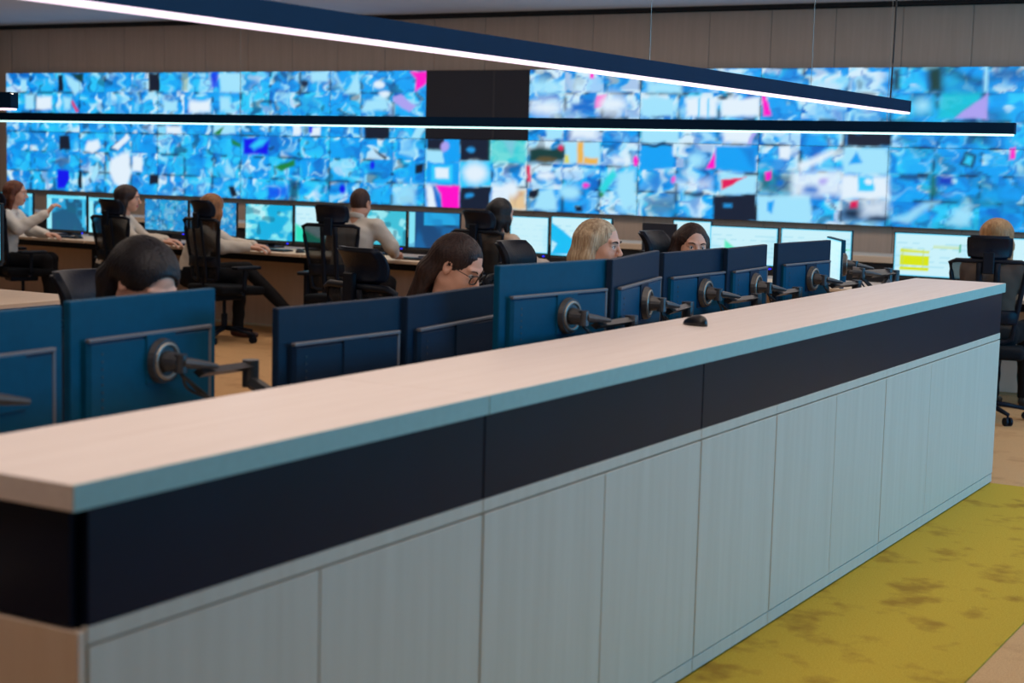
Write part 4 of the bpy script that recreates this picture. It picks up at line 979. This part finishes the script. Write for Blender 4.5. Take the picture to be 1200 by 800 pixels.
HB = hair_mat('hair_black', (12, 12, 16), (34, 32, 38)); HD = hair_mat('hair_dark_brown', (30, 20, 20), (64, 46, 42)); HR = hair_mat('hair_reddish_brown', (74, 38, 26), (122, 66, 44))
HG = hair_mat('hair_ginger', (112, 66, 38), (172, 118, 76)); HBL = hair_mat('hair_blonde', (140, 112, 86), (218, 194, 160)); HBL2 = hair_mat('hair_dark_blonde', (132, 92, 58), (186, 142, 98)); HS = hair_mat('hair_short_brown', (42, 24, 20), (74, 46, 38), .6)
S_CREAM = mat('cream_shirt_cloth', (212, 200, 186), .8, 0, .2, .04, 80); S_WHITE = mat('white_shirt_cloth', (226, 220, 212), .8, 0, .2, .04, 80); S_GREY = mat('light_grey_shirt_cloth', (196, 188, 180), .8, 0, .2, .04, 80); S_BEIGE = mat('beige_top_cloth', (196, 168, 148), .8, 0, .2, .05, 80)
S_DARK = mat('dark_navy_top_cloth', (24, 28, 40), .8, 0, .2, .05, 80)
def typing(sh, y, z=.80, spread=.14):
    return [((-sh - .07, y - .22, .80), (-spread, y, z), (.15, 1, -.08), (0, 0, 1), .35), ((sh + .07, y - .22, .80), (spread, y, z), (-.15, 1, -.08), (0, 0, 1), .35)]

# near women behind the monitors
NX = R(-90)
def hp(px, py, X): q = at_x(px, py, X); return (float(q[0]), float(q[1]), float(q[2]))
h1 = hp(172, 330, -3.36); person('woman with sleek black hair bent low behind the blue-lit monitor at the left', h1, (0, .26), NX, (R(-36), R(-10), 0), typing(.165, .42, .80), 'back', HB, S_DARK, fine=.0038, skin=SKIN, vol=1.12, drop=.2)
h2 = hp(538, 311, -3.38); person('woman with glasses and long dark brown hair looking down behind a dark monitor', h2, (0, .20), NX, (R(-30), R(4), R(0)), typing(.165, .40), 'long', HD, S_WHITE, fine=.0034, glasses=True, drop=.26, sweep=.12, side_hair=(1, 0))
h3 = hp(703, 287, -3.42); person('woman with long straight blonde hair in profile behind the bright blue monitor', h3, (0, .10), NX, (R(-6), R(6), 0), typing(.165, .38), 'long', HBL, S_DARK, fine=.0034, drop=.30, vol=1.0, sweep=.07)
h4 = hp(811, 288, -3.5); person('dark-haired woman looking towards the camera over a dark monitor', h4, (0, .10), NX, (R(-6), R(-48), R(-3)), typing(.165, .38), 'long', HD, S_DARK, fine=.0036, drop=.22, vol=1.0)
CH = 'black office chair '
def chair_px(px, py, Y, rz, label, s=1.0, off=.25):
    """place a chair so that its headrest centre stands at that spot of plane Y"""
    q = at_y(px, py, Y); fx, fy = -math.sin(rz), math.cos(rz); chair(float(q[0]) + off * fx * s, float(q[1]) + off * fy * s, rz, label, s)
def chair_x(px, py, X, rz, label, s=1.0, off=.27):
    q = at_x(px, py, X); fx, fy = -math.sin(rz), math.cos(rz); chair(float(q[0]) + off * fx * s, float(q[1]) + off * fy * s, rz, label, s)
chair_x(92, 333, -3.72, NX + R(8), CH + 'of the black-haired woman at the left', 1.0)
chair_x(418, 324, -3.98, R(-18), CH + 'with a wide leather headrest behind the woman with glasses', 1.0)
chair_x(598, 304, -3.88, NX, CH + 'behind the blonde woman near the counter', 1.0)
chair_x(762, 304, -3.72, NX, CH + 'of the woman facing the camera', 1.02)

# far row, seen from behind or in profile
def fp(px, py, Y): q = at_y(px, py, Y); return (float(q[0]), float(q[1]), float(q[2]))
g1 = fp(19, 226, 11.0); person('woman in a white shirt with reddish bobbed hair raising her hand at the far left', g1, (0, .10), R(-58), (R(-4), 0, 0),
    [((-.20, .18, .82), (-.10, .36, .79), (.3, 1, 0), (0, 0, 1), .4), ((.21, .17, .85), (.12, .42, 1.0), (-.15, .6, .8), (.5, -.8, .4), .6)], 'bob', HR, S_WHITE, fine=.005, coarse=.013, drop=.10)
g2 = fp(151, 232, 11.0); person('dark-haired woman in a cream blouse in profile at the second far place', g2, (0, .14), R(-58), (R(-6), 0, 0), typing(.165, .46), 'long', HD, S_CREAM, fine=.005, coarse=.013, drop=.20, vol=1.12)
g3 = fp(250, 243, 11.0); person('woman with long ginger hair and crossed black legs at the third far place', g3, (0, .16), R(-60), (R(-10), R(60), 0), typing(.165, .50), 'long', HG, S_CREAM, [((-.06, .44, .60), (.0, .80, .26)), ((.10, .42, .54), (.10, .40, .09))], fine=.005, coarse=.013, drop=.16, face=False, shoe=SHOE_R, vol=1.12)
g4 = fp(423, 238, 11.0); person('man with short brown hair in a light grey shirt seen from behind', g4, (0, .14), R(0), (R(-14), R(0), 0),
    [((-.30, .16, .88), (-.14, .44, .80), (.3, 1, 0), (0, 0, 1), .4), ((.30, .16, .88), (.14, .44, .80), (-.3, 1, 0), (0, 0, 1), .4)], 'short', HS, S_GREY, sh=.205, fine=.005, coarse=.013, male=True, skin=SKIN_R, face=False)
g5 = fp(588, 250, 10.85); person('dark-haired woman in a beige top half hidden behind a large black chair', g5, (0, .08), R(-14), (R(-6), 0, 0), typing(.165, .44), 'bob', HB, S_BEIGE, fine=.005, coarse=.013, face=False, drop=.08)
g6 = fp(1170, 277, 10.95); person('woman with long dark blonde hair seen from behind at the right picture edge', g6, (0, .06), R(-6), (R(-6), 0, 0), typing(.165, .44), 'long', HBL2, S_BEIGE, fine=.005, coarse=.013, face=False, drop=.20, vol=1.2)

chair_px(-4, 240, 10.75, R(-25), CH + 'of the woman raising her hand, cut by the left picture edge', .98)
chair_px(129, 245, 10.72, R(-2), CH + 'of the dark-haired woman in the cream blouse', .96)
chair_px(236, 246, 10.5, R(-12), CH + 'of the ginger-haired woman with crossed legs', .99)
chair_px(388, 244, 10.4, R(14), CH + 'with a raised headrest beside the man in the light shirt', 1.0)
chair_px(560, 254, 10.6, R(-5), CH + 'in front of the dark-haired woman in beige', 1.0)
chair_px(1160, 287, 10.4, R(12), CH + 'of the woman at the right edge, past the end of the counter', .99)

# pencils in a cup behind the far end of the counter
q = at_z(1012, 330, .95); cx_, cy_ = -2.75, float(at_x(1012, 330, -2.75)[1])
t = thing('pencil_cup', 'small dark cup holding pencils on the desk behind the far end of the counter', 'cup', (cx_, cy_, .74))
bm = newbm(); cyl(bm, (0, 0, 0), (0, 0, .1), .036, .04, 20); obj('cup', bm, BLACK, t)
for k, (dx, dy) in enumerate(((.02, .01), (-.015, .02), (0, -.02))):
    bm = newbm(); cyl(bm, (dx * .5, dy * .5, .05), (dx * 1.8, dy * 1.8, .22), .004, n=6); obj('pencil', bm, mat('pencil_wood', (210, 180, 130), .5), t)


# repeats share a group
GR = {'chair': 'black office chairs at the desks', 'desk': 'pale wood desks', 'cabinet': None, 'lamp': 'black linear pendant lamps', 'keyboard': 'keyboards on the far desks',
      'fascia': 'black fascia bands of the counter', 'countertop': 'counter top slabs', 'person': 'people working at the desks', 'mouse': 'computer mice', 'paper': 'papers on the far desks'}
for o in list(bpy.data.objects):
    k = o.get('category')
    if k is None or o.parent: continue
    if k == 'monitor': o['group'] = 'monitors seen from behind along the counter' if o.location.x > -3.4 and o.location.y < 11 else 'lit monitors on the far desks'
    elif k == 'cabinet': o['group'] = 'storage cabinets under the counter' if o.name.startswith('storage') else 'low cabinets under the video wall'
    elif GR.get(k): o['group'] = GR[k]
